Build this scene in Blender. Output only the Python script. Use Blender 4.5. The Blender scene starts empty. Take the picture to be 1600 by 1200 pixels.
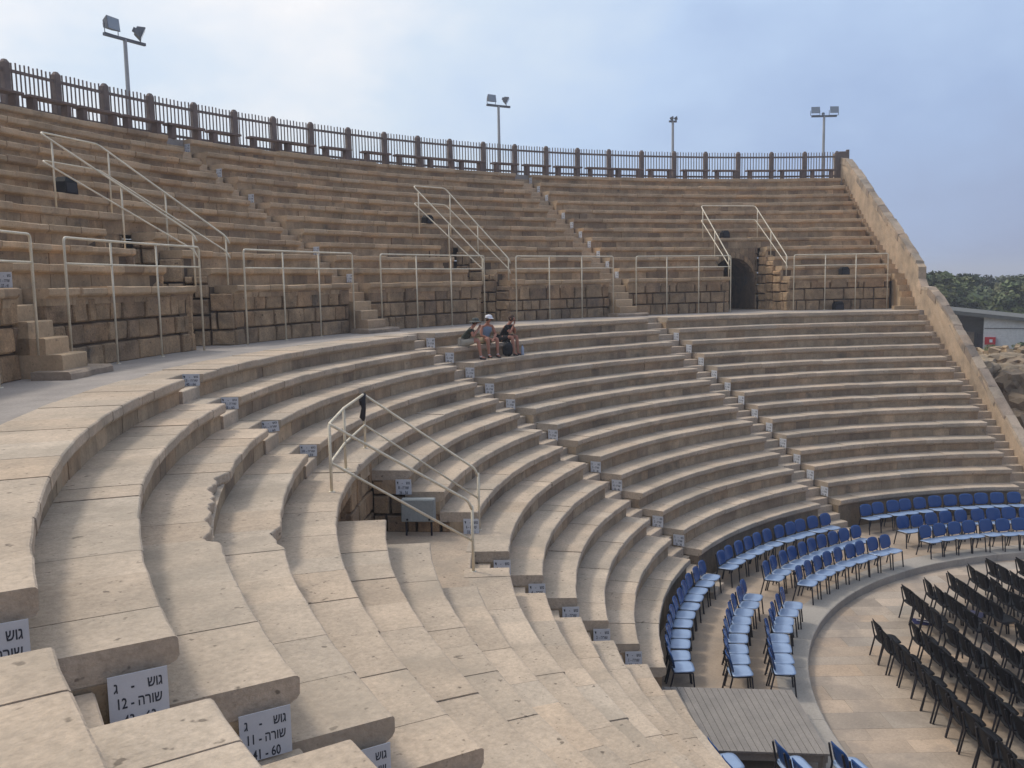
import bpy, bmesh, math, random
from math import sin, cos, pi, radians, degrees, hypot, atan2, sqrt, asin
from mathutils import Vector, Matrix, noise
random.seed(11)
S = bpy.context.scene
COL = S.collection

# ---------------------------------------------------------------- camera
cd = bpy.data.cameras.new('camera'); cam = bpy.data.objects.new('camera', cd); COL.objects.link(cam)
M = Matrix(((-0.7290037, -0.0906631, 0.6784790, 22.3006), (0.6842924, -0.0715518, 0.7256888, 0.0),
            (-0.0172468, 0.9933079, 0.1142016, 6.9276), (0, 0, 0, 1)))
cam.matrix_world = M
cd.sensor_fit = 'HORIZONTAL'; cd.sensor_width = 36.0; cd.lens = 1401.55 / 1600 * 36.0
cd.clip_start = 0.05; cd.clip_end = 20000
S.camera = cam
# ---------------------------------------------------------------- sky and sun
SUN_AZ, SUN_EL = radians(-76), radians(52)
SD = Vector((cos(SUN_EL) * cos(SUN_AZ), cos(SUN_EL) * sin(SUN_AZ), sin(SUN_EL)))
w = bpy.data.worlds.new('World'); S.world = w; w.use_nodes = True
nt = w.node_tree; nt.nodes.clear()
def N(nt, t, **k):
    n = nt.nodes.new(t)
    for a, b in k.items():
        if a.startswith('i_'):
            n.inputs[a[2:].replace('_', ' ')].default_value = b
        else: setattr(n, a, b)
    return n
def ramp(nt, stops):
    r = nt.nodes.new('ShaderNodeValToRGB'); e = r.color_ramp.elements
    while len(e) < len(stops): e.new(0.5)
    for q, (p, c) in zip(e, stops): q.position = p; q.color = (c[0], c[1], c[2], 1)
    return r
L = nt.links.new
tc = N(nt, 'ShaderNodeTexCoord')
sky = N(nt, 'ShaderNodeTexSky', sky_type='NISHITA', sun_disc=False)
sky.sun_elevation = SUN_EL; sky.sun_rotation = pi / 2 - SUN_AZ; sky.air_density = 1.3; sky.dust_density = 3.0
skm = N(nt, 'ShaderNodeVectorMath', operation='SCALE'); L(sky.outputs[0], skm.inputs[0]); skm.inputs['Scale'].default_value = 0.075
dot = N(nt, 'ShaderNodeVectorMath', operation='DOT_PRODUCT'); L(tc.outputs['Generated'], dot.inputs[0]); dot.inputs[1].default_value = tuple(SD)
no = N(nt, 'ShaderNodeTexNoise'); no.inputs['Scale'].default_value = 2.3; no.inputs['Detail'].default_value = 6; no.inputs['Roughness'].default_value = .52
mp = N(nt, 'ShaderNodeMapping'); mp.inputs['Scale'].default_value = (1, 1, 1.9); mp.inputs['Location'].default_value = (.6, 2.9, 1.4)
L(tc.outputs['Generated'], mp.inputs[0]); L(mp.outputs[0], no.inputs['Vector'])
cr = ramp(nt, [(0.0, (.27, .33, .49)), (.36, (.33, .41, .63)), (.50, (.40, .53, .80)), (.62, (.54, .69, .94)), (.74, (.72, .83, .97)), (.84, (1.0, 1.0, 1.02)), (1.0, (2.0, 1.95, 1.9))])
ad = N(nt, 'ShaderNodeMath', operation='MULTIPLY_ADD'); L(no.outputs['Fac'], ad.inputs[0]); ad.inputs[1].default_value = .62; ad.inputs[2].default_value = -.31
a2 = N(nt, 'ShaderNodeMath', operation='MULTIPLY_ADD'); L(dot.outputs['Value'], a2.inputs[0]); a2.inputs[1].default_value = .62; a2.inputs[2].default_value = .375
a3 = N(nt, 'ShaderNodeMath', operation='ADD'); L(ad.outputs[0], a3.inputs[0]); L(a2.outputs[0], a3.inputs[1]); L(a3.outputs[0], cr.inputs[0])
mx = N(nt, 'ShaderNodeMix', data_type='RGBA'); mx.inputs[0].default_value = .85
L(skm.outputs[0], mx.inputs[6]); L(cr.outputs[0], mx.inputs[7])
bg = N(nt, 'ShaderNodeBackground'); L(mx.outputs[2], bg.inputs[0]); bg.inputs[1].default_value = 1.0
wo = N(nt, 'ShaderNodeOutputWorld'); L(bg.outputs[0], wo.inputs[0])
sl = bpy.data.lights.new('sun', 'SUN'); sl.energy = 1.5; sl.angle = radians(10); sl.color = (1, .93, .83)
so = bpy.data.objects.new('sun', sl); COL.objects.link(so); so.rotation_euler = (-SD).to_track_quat('-Z', 'Y').to_euler(); so.location = (0, 0, 60)
S.view_settings.view_transform = 'Standard'; S.view_settings.look = 'None'; S.view_settings.exposure = 0.08; S.view_settings.gamma = 1
S.render.engine = 'CYCLES'; S.cycles.max_bounces = 6; S.cycles.volume_bounces = 0
S.render.resolution_x = 1024; S.render.resolution_y = 768

# ---------------------------------------------------------------- materials
def mat(name, base, rough=.85, var=.25, scale=1.5, spots=0.0, streak=0.0, bump=.3, bscale=30, tint=True, stain=None, spec=.25, grain=.12, metal=0.0, pit=0.0, stain_th=(.55, .7), stain_scale=.9):
    m = bpy.data.materials.new(name); m.use_nodes = True; t = m.node_tree; t.nodes.clear(); l = t.links.new
    geo = N(t, 'ShaderNodeNewGeometry'); P = geo.outputs['Position']
    col = N(t, 'ShaderNodeRGB'); col.outputs[0].default_value = (*base, 1); c = col.outputs[0]
    def mul(c, f):
        x = N(t, 'ShaderNodeMix', data_type='RGBA', blend_type='MULTIPLY'); x.inputs[0].default_value = 1
        l(c, x.inputs[6]); l(f, x.inputs[7]); return x.outputs[2]
    if tint:
        at = N(t, 'ShaderNodeAttribute', attribute_name='tint'); c = mul(c, at.outputs['Color'])
    def nz(scale, det=4, sc=None, rough=.55):
        n = N(t, 'ShaderNodeTexNoise'); n.inputs['Scale'].default_value = scale; n.inputs['Detail'].default_value = det; n.inputs['Roughness'].default_value = rough
        if sc:
            mm = N(t, 'ShaderNodeMapping'); mm.inputs['Scale'].default_value = sc; l(P, mm.inputs[0]); l(mm.outputs[0], n.inputs['Vector'])
        else: l(P, n.inputs['Vector'])
        return n.outputs['Fac']
    if var:
        r = ramp(t, [(.25, (1 - var,) * 3), (.75, (1 + var * .6, 1 + var * .5, 1 + var * .4))]); l(nz(scale, 5), r.inputs[0]); c = mul(c, r.outputs[0])
    if grain:
        r = ramp(t, [(.3, (1 - grain,) * 3), (.7, (1 + grain,) * 3)]); l(nz(scale * 14, 4, rough=.7), r.inputs[0]); c = mul(c, r.outputs[0])
    if spots:
        v = N(t, 'ShaderNodeTexNoise'); v.inputs['Scale'].default_value = 11; v.inputs['Detail'].default_value = 2; l(P, v.inputs['Vector'])
        r = ramp(t, [(.68, (1, 1, 1)), (.735, (1 - spots, 1 - spots, 1 - spots))]); l(v.outputs['Fac'], r.inputs[0]); c = mul(c, r.outputs[0])
    if pit:
        v = N(t, 'ShaderNodeTexVoronoi'); v.inputs['Scale'].default_value = 17; v.inputs['Randomness'].default_value = 1
        mm = N(t, 'ShaderNodeMapping'); mm.inputs['Scale'].default_value = (1, 1, .8); l(P, mm.inputs[0]); l(mm.outputs[0], v.inputs['Vector'])
        r = ramp(t, [(.07, (1 - pit,) * 3), (.16, (1, 1, 1))]); l(v.outputs['Distance'], r.inputs[0])
        r2 = ramp(t, [(.5, (0, 0, 0)), (.62, (1, 1, 1))]); l(nz(3.1, 3), r2.inputs[0])
        x = N(t, 'ShaderNodeMix', data_type='RGBA'); l(r2.outputs[0], x.inputs[0]); x.inputs[6].default_value = (1, 1, 1, 1); l(r.outputs[0], x.inputs[7]); c = mul(c, x.outputs[2])
    if streak:
        r = ramp(t, [(.35, (1 - streak, 1 - streak, 1 - streak * .95)), (.62, (1, 1, 1))]); l(nz(2.4, 5, (1.6, 1.6, .8), .65), r.inputs[0]); c = mul(c, r.outputs[0])
    if stain:
        f = ramp(t, [(stain_th[0], (0, 0, 0)), (stain_th[1], (1, 1, 1))]); l(nz(stain_scale, 6, rough=.65), f.inputs[0])
        x = N(t, 'ShaderNodeMix', data_type='RGBA'); l(f.outputs[0], x.inputs[0]); l(c, x.inputs[6]); x.inputs[7].default_value = (*stain, 1); c = x.outputs[2]
    b = N(t, 'ShaderNodeBsdfPrincipled'); l(c, b.inputs['Base Color']); b.inputs['Roughness'].default_value = rough
    b.inputs['Specular IOR Level'].default_value = spec; b.inputs['Metallic'].default_value = metal
    if bump:
        bu = N(t, 'ShaderNodeBump'); bu.inputs['Strength'].default_value = bump; bu.inputs['Distance'].default_value = .02
        l(nz(bscale, 5, rough=.65), bu.inputs['Height']); l(bu.outputs[0], b.inputs['Normal'])
    o = N(t, 'ShaderNodeOutputMaterial'); l(b.outputs[0], o.inputs[0])
    return m
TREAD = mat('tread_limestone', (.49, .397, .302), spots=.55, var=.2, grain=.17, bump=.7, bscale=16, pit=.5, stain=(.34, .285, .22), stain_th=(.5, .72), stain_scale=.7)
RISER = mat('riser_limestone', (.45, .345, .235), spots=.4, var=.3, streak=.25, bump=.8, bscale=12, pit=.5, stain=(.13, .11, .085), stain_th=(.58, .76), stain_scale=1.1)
UTREAD = mat('upper_seat_limestone', (.53, .388, .25), spots=.4, var=.3, bump=.8, bscale=10, pit=.5, stain=(.20, .16, .12), stain_th=(.6, .8), stain_scale=1.6)
URISER = mat('upper_riser_limestone', (.47, .34, .215), spots=.45, var=.35, streak=.25, bump=.9, bscale=9, pit=.5, stain=(.11, .09, .07), stain_th=(.6, .76), stain_scale=1.8)
MASON = mat('rough_masonry', (.42, .295, .18), spots=.6, var=.5, scale=2.2, streak=.25, bump=1.0, bscale=9, grain=.3, stain=(.085, .076, .066), stain_th=(.53, .74), stain_scale=1.1, pit=.6)
MORTAR = mat('dark_mortar', (.13, .095, .065), tint=False, bump=.8, bscale=14)
PLASTER = mat('pink_plaster', (.50, .385, .275), var=.3, spots=.2, bump=.6, bscale=8, stain=(.26, .21, .16), stain_th=(.5, .7), stain_scale=.6)
CAPST = mat('grey_capping', (.42, .34, .265), var=.35, spots=.3, bump=1.0, bscale=6, stain=(.16, .14, .12), stain_th=(.5, .72))
WALK = mat('walkway_concrete', (.36, .32, .285), tint=False, var=.18, spots=.1, bump=.3, bscale=20, stain=(.24, .215, .19), stain_scale=.5)
KERB = mat('kerb_concrete', (.36, .33, .295), tint=True, var=.16, bump=.2, bscale=20)
METAL = mat('cream_painted_steel', (.74, .66, .50), rough=.45, tint=False, var=.22, scale=4, stain=(.26, .14, .07), stain_th=(.68, .74), stain_scale=9, bump=0, spec=.5)
WOODF = mat('weathered_fence_wood', (.20, .155, .135), tint=False, var=.3, scale=3, bump=.3)
WOODB = mat('bench_wood', (.19, .14, .12), tint=False, var=.3, scale=3, bump=.3)
PLANK = mat('grey_deck_wood', (.26, .235, .21), var=.12, scale=2, streak=.1, bump=.4)
GALV = mat('galvanised_steel', (.42, .42, .41), rough=.5, tint=False, var=.15, bump=0, spec=.5, metal=.3)
LAMPG = mat('lamp_grey', (.16, .17, .19), rough=.5, tint=False, var=.1, bump=0)
GLASS = mat('lamp_glass', (.30, .34, .38), rough=.15, tint=False, var=0, bump=0, spec=.8, grain=0)
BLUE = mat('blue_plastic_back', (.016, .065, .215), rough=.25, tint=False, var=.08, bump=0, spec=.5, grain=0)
BLUES = mat('blue_plastic_seat_sheen', (.27, .37, .54), rough=.30, tint=False, var=.14, scale=2.5, bump=0, spec=.6, grain=.03)  # same plastic as the backs, paler to put sky sheen into the colour
BLACK = mat('black_plastic', (.009, .009, .011), rough=.6, tint=False, var=.1, bump=0, spec=.15, grain=0)
LEGM = mat('black_tube', (.025, .024, .03), rough=.45, tint=False, var=0, bump=0, grain=0)
WHITE = mat('sign_board', (.56, .58, .62), rough=.5, tint=False, var=.07, scale=5, bump=0, spec=.4, grain=.03)
INK = mat('sign_ink', (.05, .055, .07), tint=False, var=0, bump=0, grain=0)
BOXM = mat('grey_enamel_box', (.27, .29, .285), rough=.45, tint=False, var=.1, bump=0, spec=.4)
DARKM = mat('dark_void_stone', (.03, .025, .02), tint=False, var=.2)
SOIL = mat('dry_scrub_ground', (.20, .17, .10), tint=False, var=.4, scale=.15, stain=(.06, .075, .035), stain_scale=.06, stain_th=(.42, .6), bump=.5, bscale=3)
BARK = mat('bark', (.09, .07, .05), tint=False, bump=.5)
RENDER_W = mat('white_render', (.62, .63, .62), tint=False, var=.1, scale=.5, bump=.05)
RENDER_SHADE = mat('shaded_render', (.16, .155, .15), tint=False, var=.12, scale=.5, bump=.05)  # porch shade put into a darker copy of the wall render
ROOFM = mat('grey_roof', (.13, .13, .12), tint=False, var=.1)
RED = mat('red_paint', (.50, .03, .035), rough=.5, tint=False, var=.1, bump=0)
def plain(n, c, r=.8, s=.3): return mat(n, c, rough=r, tint=False, var=.12, scale=6, bump=0, grain=.06, spec=s)
SKIN = plain('skin', (.44, .21, .145)); GREENS = plain('dark_green_cotton', (.03, .037, .028)); BEIGE = plain('beige_cotton', (.36, .33, .27))
KHAKI = plain('khaki_cotton', (.27, .23, .15)); LBLUE = plain('pale_blue_cotton', (.22, .30, .42)); BLKC = plain('black_cotton', (.012, .012, .015))
CAPW = plain('white_cotton', (.72, .72, .76)); HATG = plain('grey_green_cotton', (.08, .085, .075)); SHOE = plain('navy_shoe', (.02, .022, .035)); HAIRM = plain('brown_hair', (.07, .04, .025))
BOTTLE = plain('pale_blue_plastic', (.35, .42, .55), .25, .6)
NAVY = plain('navy_cloth', (.02, .022, .09))

# ---------------------------------------------------------------- mesh helpers
class MB:
    def __init__(s): s.v = []; s.f = []; s.c = []; s.m = []
    def add(s, vs, fs, col=(1, 1, 1), mi=0):
        o = len(s.v); s.v += [tuple(v) for v in vs]; s.f += [tuple(i + o for i in f) for f in fs]; s.c += [col] * len(vs); s.m += [mi] * len(fs)
    def hexa(s, b, t, col=(1, 1, 1), mi=0):      # four bottom points, four top points, counter-clockwise seen from above
        s.add(list(b) + list(t), [(3, 2, 1, 0), (4, 5, 6, 7), (0, 1, 5, 4), (1, 2, 6, 5), (2, 3, 7, 6), (3, 0, 4, 7)], col, mi)
    def box(s, c, d, R=None, col=(1, 1, 1), mi=0):
        x, y, z = d[0] / 2, d[1] / 2, d[2] / 2; c = Vector(c)
        P = [Vector(p) for p in ((-x, -y, -z), (x, -y, -z), (x, y, -z), (-x, y, -z), (-x, -y, z), (x, -y, z), (x, y, z), (-x, y, z))]
        if R is not None: P = [R @ p for p in P]
        P = [p + c for p in P]; s.hexa(P[:4], P[4:], col, mi)
    def bbox(s, c, d, b=.01, R=None, col=(1, 1, 1), mi=0):     # bevelled box
        c = Vector(c); x, y, z = d[0] / 2, d[1] / 2, d[2] / 2; V = []; b = min(b, x * .9, y * .9, z * .9)
        def ring(q, ex, ey): return [(-ex + q, -ey, 0), (ex - q, -ey, 0), (ex, -ey + q, 0), (ex, ey - q, 0), (ex - q, ey, 0), (-ex + q, ey, 0), (-ex, ey - q, 0), (-ex, -ey + q, 0)]
        for (zz, inset) in ((-z, b), (-z + b, 0), (z - b, 0), (z, b)):
            V += [Vector((p[0], p[1], zz)) for p in ring(b, x - inset, y - inset)]
        if R is not None: V = [R @ p for p in V]
        F = [tuple(range(7, -1, -1)), tuple(range(24, 32))]
        for k in range(3):
            for i in range(8): F.append((k * 8 + i, k * 8 + (i + 1) % 8, k * 8 + 8 + (i + 1) % 8, k * 8 + 8 + i))
        s.add([p + c for p in V], F, col, mi)
    def tube(s, pts, r, n=8, col=(1, 1, 1), mi=0, cap=True):
        pts = [Vector(p) for p in pts]; rs = r if isinstance(r, (list, tuple)) else [r] * len(pts); V = []; ref = None
        for i, p in enumerate(pts):
            d = (pts[min(i + 1, len(pts) - 1)] - pts[max(i - 1, 0)]).normalized()
            if ref is None: ref = Vector((0, 0, 1)) if abs(d.z) < .9 else Vector((1, 0, 0))
            a = d.cross(ref); a = a.normalized() if a.length > 1e-6 else d.orthogonal().normalized(); b = d.cross(a).normalized(); ref = -b if b.dot(ref) < 0 else b
            b2 = a.cross(d).normalized()
            for k in range(n):
                t = 2 * pi * k / n; V.append(p + (a * cos(t) + b2 * sin(t)) * rs[i])
        F = []
        for i in range(len(pts) - 1):
            for k in range(n): F.append((i * n + k, i * n + (k + 1) % n, (i + 1) * n + (k + 1) % n, (i + 1) * n + k))
        if cap: F.append(tuple(range(n - 1, -1, -1))); F.append(tuple((len(pts) - 1) * n + k for k in range(n)))
        s.add(V, F, col, mi)
    def prism(s, prof, a0, a1, n=2, col=(1, 1, 1), jr=0.0, jz=0.0, seed=0, nose=None, mi=0, ero=None):
        # sweep an (r, z) profile around the origin from azimuth a0 to a1 (radians)
        V = []; m = len(prof)
        if a1 < a0: a0, a1 = a1, a0
        for i in range(n + 1):
            a = a0 + (a1 - a0) * i / n; ca, sa = cos(a), sin(a)
            er = ero(a) if ero else 0.0; q9 = 1 if er <= 0 else .25
            for j, (r, z) in enumerate(prof):
                if nose is not None and j in nose:
                    q = noise.noise((ca * r * 3.1, sa * r * 3.1, z * 2 + seed)); q2 = noise.noise((ca * r * 9, sa * r * 9, z * 5 + seed))
                    r2 = r + jr * (q + .7 * q2) + er * (1 + .2 * q2 * q9); z2 = z - abs(jz * q2) - er * .25 * abs(q)
                else: r2, z2 = r, z
                V.append((ca * r2, sa * r2, z2))
        F = []
        for i in range(n):
            for j in range(m): F.append((i * m + j, i * m + (j + 1) % m, (i + 1) * m + (j + 1) % m, (i + 1) * m + j))
        F.append(tuple(range(m - 1, -1, -1))); F.append(tuple(n * m + j for j in range(m)))
        s.add(V, F, col, mi)
    def lathe(s, prof, c, n=16, R=None, col=(1, 1, 1), mi=0):
        V = []; m = len(prof)
        for i in range(n):
            t = 2 * pi * i / n
            for (r, z) in prof: V.append(Vector((r * cos(t), r * sin(t), z)))
        if R is not None: V = [R @ v for v in V]
        V = [v + Vector(c) for v in V]; F = []
        for i in range(n):
            for j in range(m - 1): F.append((i * m + j, ((i + 1) % n) * m + j, ((i + 1) % n) * m + j + 1, i * m + j + 1))
        s.add(V, F, col, mi)
BASE = {}
def link(o):
    COL.objects.link(o); return o
def thing(name, label, cat, loc=(0, 0, 0), group=None):
    o = bpy.data.objects.new(name, None); o.location = loc; o.empty_display_size = .2; link(o)
    o['label'] = label; o['category'] = cat
    if group: o['group'] = group
    BASE[o.name] = Vector(loc); return o
def obj(name, mb, mats, parent=None, smooth=False, recalc=True, kind=None, label=None, cat=None, group=None, loc=None):
    if not isinstance(mats, (list, tuple)): mats = [mats]
    base = BASE[parent.name] if parent is not None else Vector(loc or (0, 0, 0))
    me = bpy.data.meshes.new(name); me.from_pydata([tuple(Vector(v) - base) for v in mb.v], [], mb.f)
    for m in mats: me.materials.append(m)
    if len(mats) > 1: me.polygons.foreach_set('material_index', mb.m)
    ca = me.color_attributes.new('tint', 'FLOAT_COLOR', 'POINT'); fl = []
    for c in mb.c: fl += [c[0], c[1], c[2], 1.0]
    ca.data.foreach_set('color', fl)
    if recalc:
        bm = bmesh.new(); bm.from_mesh(me); bmesh.ops.recalc_face_normals(bm, faces=bm.faces); bm.to_mesh(me); bm.free()
    if smooth: me.polygons.foreach_set('use_smooth', [True] * len(me.polygons))
    me.update(); o = bpy.data.objects.new(name, me); link(o)
    if parent is not None: o.parent = parent; BASE[o.name] = base
    else: o.location = base; BASE[o.name] = base
    if kind: o['kind'] = kind
    if label: o['label'] = label
    if cat: o['category'] = cat
    if group: o['group'] = group
    return o
def copy_tree(root):
    r = root.copy(); link(r); BASE[r.name] = Vector(r.location)
    for ch in list(root.children):
        c = ch.copy(); link(c); c.parent = r
        for g in list(ch.children):
            d = g.copy(); link(d); d.parent = c
    return r
ORD = ['', 'first', 'second', 'third', 'fourth', 'fifth', 'sixth', 'seventh', 'eighth', 'ninth', 'tenth', 'eleventh', 'twelfth', 'thirteenth', 'fourteenth', 'fifteenth', 'sixteenth', 'seventeenth', 'eighteenth', 'nineteenth', 'twentieth'] + ['twenty-' + q for q in ('first', 'second', 'third', 'fourth', 'fifth', 'sixth')]
def P3(r, a, z): return Vector((r * cos(a), r * sin(a), z))
D2R = radians
rng = random.Random(5)
def tint_t(): g = rng.gauss(0, .055); w_ = rng.gauss(0, .016); return (1 + g + w_, 1 + g, 1 + g - w_)
def tint_r(up=False):
    u = rng.random(); g = 1 + rng.gauss(0, .075)
    if u < .16: return (g * .78, g * .765, g * .77)
    if u < .30: return (g * 1.05, g * .98, g * .91)
    if u < .42: return (g * 1.13, g * 1.1, g * 1.05)
    return (g, g, g * .98)

# ---------------------------------------------------------------- theatre numbers
RL = [None, 13.585, 14.069, 14.64, 15.192, 15.79, 16.401, 17.05, 17.676, 18.333, 18.991, 19.661, 20.3, 20.973, 21.612, 22.24]
ZL = [-.47, -.058, .411, .848, 1.272, 1.711, 2.16, 2.551, 2.95, 3.363, 3.742, 4.164, 4.604, 5.023, 5.438]
ZW = 5.43; FLOOR = -1.0; PIT = -1.2
WST = .855
SC = {'D': (-.218, .0126), 'C': (-.739, .0013), 'B': (-1.2795, .008), 'A': (-1.8154, .0112)}
def s_az(s, k, r, side):          # side +1 = camera-side edge of the stair, -1 = far edge
    a, t = SC[s]; return a + t * (k - 7) / 7 + side * (WST / 2) / r
A_END = -2.3452 + .0
def RU(l): return 24.374 + .5993 * (l - 1)
def ZU(l): return 6.9457 + .4421 * (l - 1)
US = {'C': (D2R(-44.32), D2R(-43.0)), 'B': (D2R(-74.9), D2R(-72.91)), 'A': (D2R(-104.86), D2R(-103.71))}
def u_az(s, r, side):
    f0, f1 = US[s]; a = f0 + (f1 - f0) * (r - 24.97) / 6.0 + (WST / 2) / r; return a + side * (WST / 2) / r
NEAR_END = D2R(26)
A_ENDU = D2R(-134.1)

def row(kind, k, rk, zk, rn, zp, a0, a1, wedge, ero=None):
    """one bench row between azimuths a0 > a1: seat slabs with a moulded nose, riser blocks beneath"""
    up = kind == 'upper'; jr, jz = (.024, .02) if up else (.011, .008)
    d = rn - rk + .11
    sb = MB(); rb = MB(); g = .0038
    a = a0
    while a > a1 + 1e-4:
        ln = rng.uniform(.45, 1.0) if not up else rng.uniform(.45, 1.1)
        b = a - ln / rk
        if b - a1 < .35 / rk: b = a1
        n = max(2, int(abs(a - b) * rk / (.22 if not (ero and any(ero(a + (b - a) * q_ / 6) for q_ in range(7))) else .045))); wv = noise.noise((a * 6, k * 1.7, 9 if up else 2)); wq = noise.noise((a * 6, k * 1.7, 33)); dz = rng.gauss(0, .004 if not up else .009) + wv * (.012 if not up else .03); dr = rng.gauss(0, .004 if not up else .014) + wq * (.012 if not up else .04)
        th = .112 + rng.uniform(-.008, .008)
        prof = [(rk + d, zk + dz), (rk + dr + .03, zk + dz), (rk + dr + .012, zk + dz - .003), (rk + dr, zk + dz - .016), (rk + dr, zk - th), (rk + dr + .018, zk - th - .03), (rk + dr + .06, zk - .165), (rk + .093, zk - .192), (rk + d, zk - .192)]
        sb.prism(prof, a - g / rk / 2, b + g / rk / 2, n, tint_t() if not up else tuple(q * .95 for q in tint_r()) if rng.random() < .3 else tint_t(), jr, jz, k * 3.3 + (50 if up else 0), nose={1, 2, 3, 4, 5}, ero=ero)
        a = b
    a = a0
    while a > a1 + 1e-4:
        ln = rng.uniform(.3, .95); b = a - ln / rk
        if b - a1 < .25 / rk: b = a1
        dr = rng.gauss(0, .004 if not up else .010)
        kc = .6 if (k == 1 and not up) else 1.0; rb.prism([(rk + .55, zk - .185), (rk + .095 + dr, zk - .185), (rk + .098 + dr + rng.gauss(0, .003), zp - .04), (rk + .55, zp - .04)], a - g / rk / 2, b + g / rk / 2, max(1, int(abs(a - b) * rk / .3)), tuple(c_ * kc for c_ in tint_r()), .012, 0, k, nose={1, 2})  # lowest lower risers tinted darker, painting in the shadow behind the chairs
        a = b
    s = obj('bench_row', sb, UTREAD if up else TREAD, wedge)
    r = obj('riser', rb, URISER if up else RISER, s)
    return s

def ero(k):
    def f(a):
        d = -degrees(a)
        if k == 12: lo, hi, m = 22.2, 31.6, .20
        elif k == 11: lo, hi, m = 25.5, 28.0, .15
        elif k == 10: lo, hi, m = 43, 45, .04
        else: return 0
        if d < lo or d > hi: return 0
        e = min(1, (d - lo) / .15, (hi - d) / 1.5); q = noise.noise((d * .7, k, 0)) + .55 * noise.noise((d * 2.6, k, 5)) + .22 * noise.noise((d * 9, k, 9))
        return max(0, min(1, (d - lo) / .3, (hi - d) / .8) * (m * (.55 + .6 * noise.noise((d * .6, k, 0))) + .05 * noise.noise((d * 2.2, k, 5)) + .006 * noise.noise((d * 9, k, 9))))
    return f
WL = [('nearest', NEAR_END, None, 'D'), ('left', None, 'D', 'C'), ('middle left', None, 'C', 'B'), ('middle right', None, 'B', 'A'), ('right', None, 'A', None)]
wl_label = ['pale stone seating block at the bottom left corner, nearest the camera', 'pale stone seating block with worn edges sweeping down the left foreground',
            'pale curved stone seating block with the railed opening at its upper left end', 'pale curved stone seating block in the middle, with three people sitting near its top',
            'pale stone seating block at the right, above the right-hand blue chairs']
for i, (nm, st, s0, s1) in enumerate(WL):
    a_mid = D2R([5, -27, -58, -88, -119][i])
    wd = thing('seating_block', wl_label[i], 'seating', P3(13.7, a_mid, FLOOR), 'lower seating blocks')
    for k in range(1, 15):
        r = RL[k]
        a0 = NEAR_END if st else s_az(s0, k, r, -1)
        a1 = s_az(s1, k, r, +1) if s1 else A_END
        if k == 10 and i == 1: a1 = SC['C'][0]
        if k == 10 and i == 2: a0 = SC['C'][0]
        if k in (7, 8, 9) and i == 1: a1 = D2R({7: -34.2, 8: -37.3, 9: -37.1}[k])
        if k in (7, 8, 9) and i == 2: a0 = D2R(-48.0)
        rn = RL[k + 1] if k < 14 else 22.5
        zp = ZL[k - 1] if k > 1 else FLOOR
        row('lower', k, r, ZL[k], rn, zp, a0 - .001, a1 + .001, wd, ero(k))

# stairways between the blocks
def stair_labels(s): return {'D': 'steep stone steps at the bottom left between the nearest benches', 'C': 'stone steps running down past the railed opening, broken by its landing',
                             'B': 'stone steps in the middle, just left of the seated people', 'A': 'stone steps on the right, lined with twelve white row signs'}[s]
def stepblk(mb, ra, rb_, ztop, zbot, aw, ac):
    g = .004
    if isinstance(ac, tuple): c = ac[0]
    mb.prism([(rb_, ztop), (ra + .012, ztop), (ra, ztop - .012), (ra, zbot), (rb_, zbot)], aw[0] - g / ra, aw[1] + g / ra, 2, tint_t(), .008, .004, ra, nose={1, 2, 3})
for s in 'DCBA':
    t = thing('stairway', stair_labels(s), 'stairs', P3(13.7, SC[s][0], FLOOR), 'stone stairways through the lower seating')
    for k in range(1, 15):
        if s == 'C' and 7 <= k <= 10: continue
        r = RL[k]; aw = (s_az(s, k, r, 1), s_az(s, k, r, -1)); c = SC[s][0]
        nxt = RL[k + 1]
        if s == 'C' and k >= 11:
            mb = MB(); stepblk(mb, r + .06, r + .36, ZL[k] - .21, ZL[k - 1] - .03, aw, c); obj('step', mb, TREAD, t)
            mb = MB(); stepblk(mb, r + .33, nxt + .08 if k < 14 else 22.5, ZL[k] - .002, ZL[k - 1] - .03, aw, c); obj('step', mb, TREAD, t)
        else:
            ho_ = .42 if s == 'D' else .33; mb = MB(); stepblk(mb, r, r + ho_ + .03, ZL[k - 1] - (.002 if k > 1 else 0), ZL[k - 1] - .5, aw, c); obj('step', mb, TREAD, t)
            mb = MB(); stepblk(mb, r + ho_, nxt + .02, ZL[k] - .21, ZL[k - 1] - .2, aw, c); obj('step', mb, TREAD, t)
            if k == 14 or (s == 'C' and k == 6): mb = MB(); stepblk(mb, nxt, nxt + .37 if k == 14 else nxt + .05, ZL[k] - .002, ZL[k - 1] - .2, aw, c); obj('step', mb, TREAD, t)
    for q, (ra, zt) in enumerate(((RL[1] - .3, -.65), (RL[1] - .6, -.83))):
        aw = (s_az(s, 1, ra, 1), s_az(s, 1, ra, -1)); mb = MB(); stepblk(mb, ra, ra + .32, zt, FLOOR - .02, aw, 0); obj('step', mb, TREAD, t)

# walkway
mb = MB(); mb.prism([(24.52, ZW), (22.47, ZW), (22.47, ZW - .3), (24.52, ZW - .3)], NEAR_END, A_END, 150)
obj('walkway', mb, WALK, kind='structure')

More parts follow.
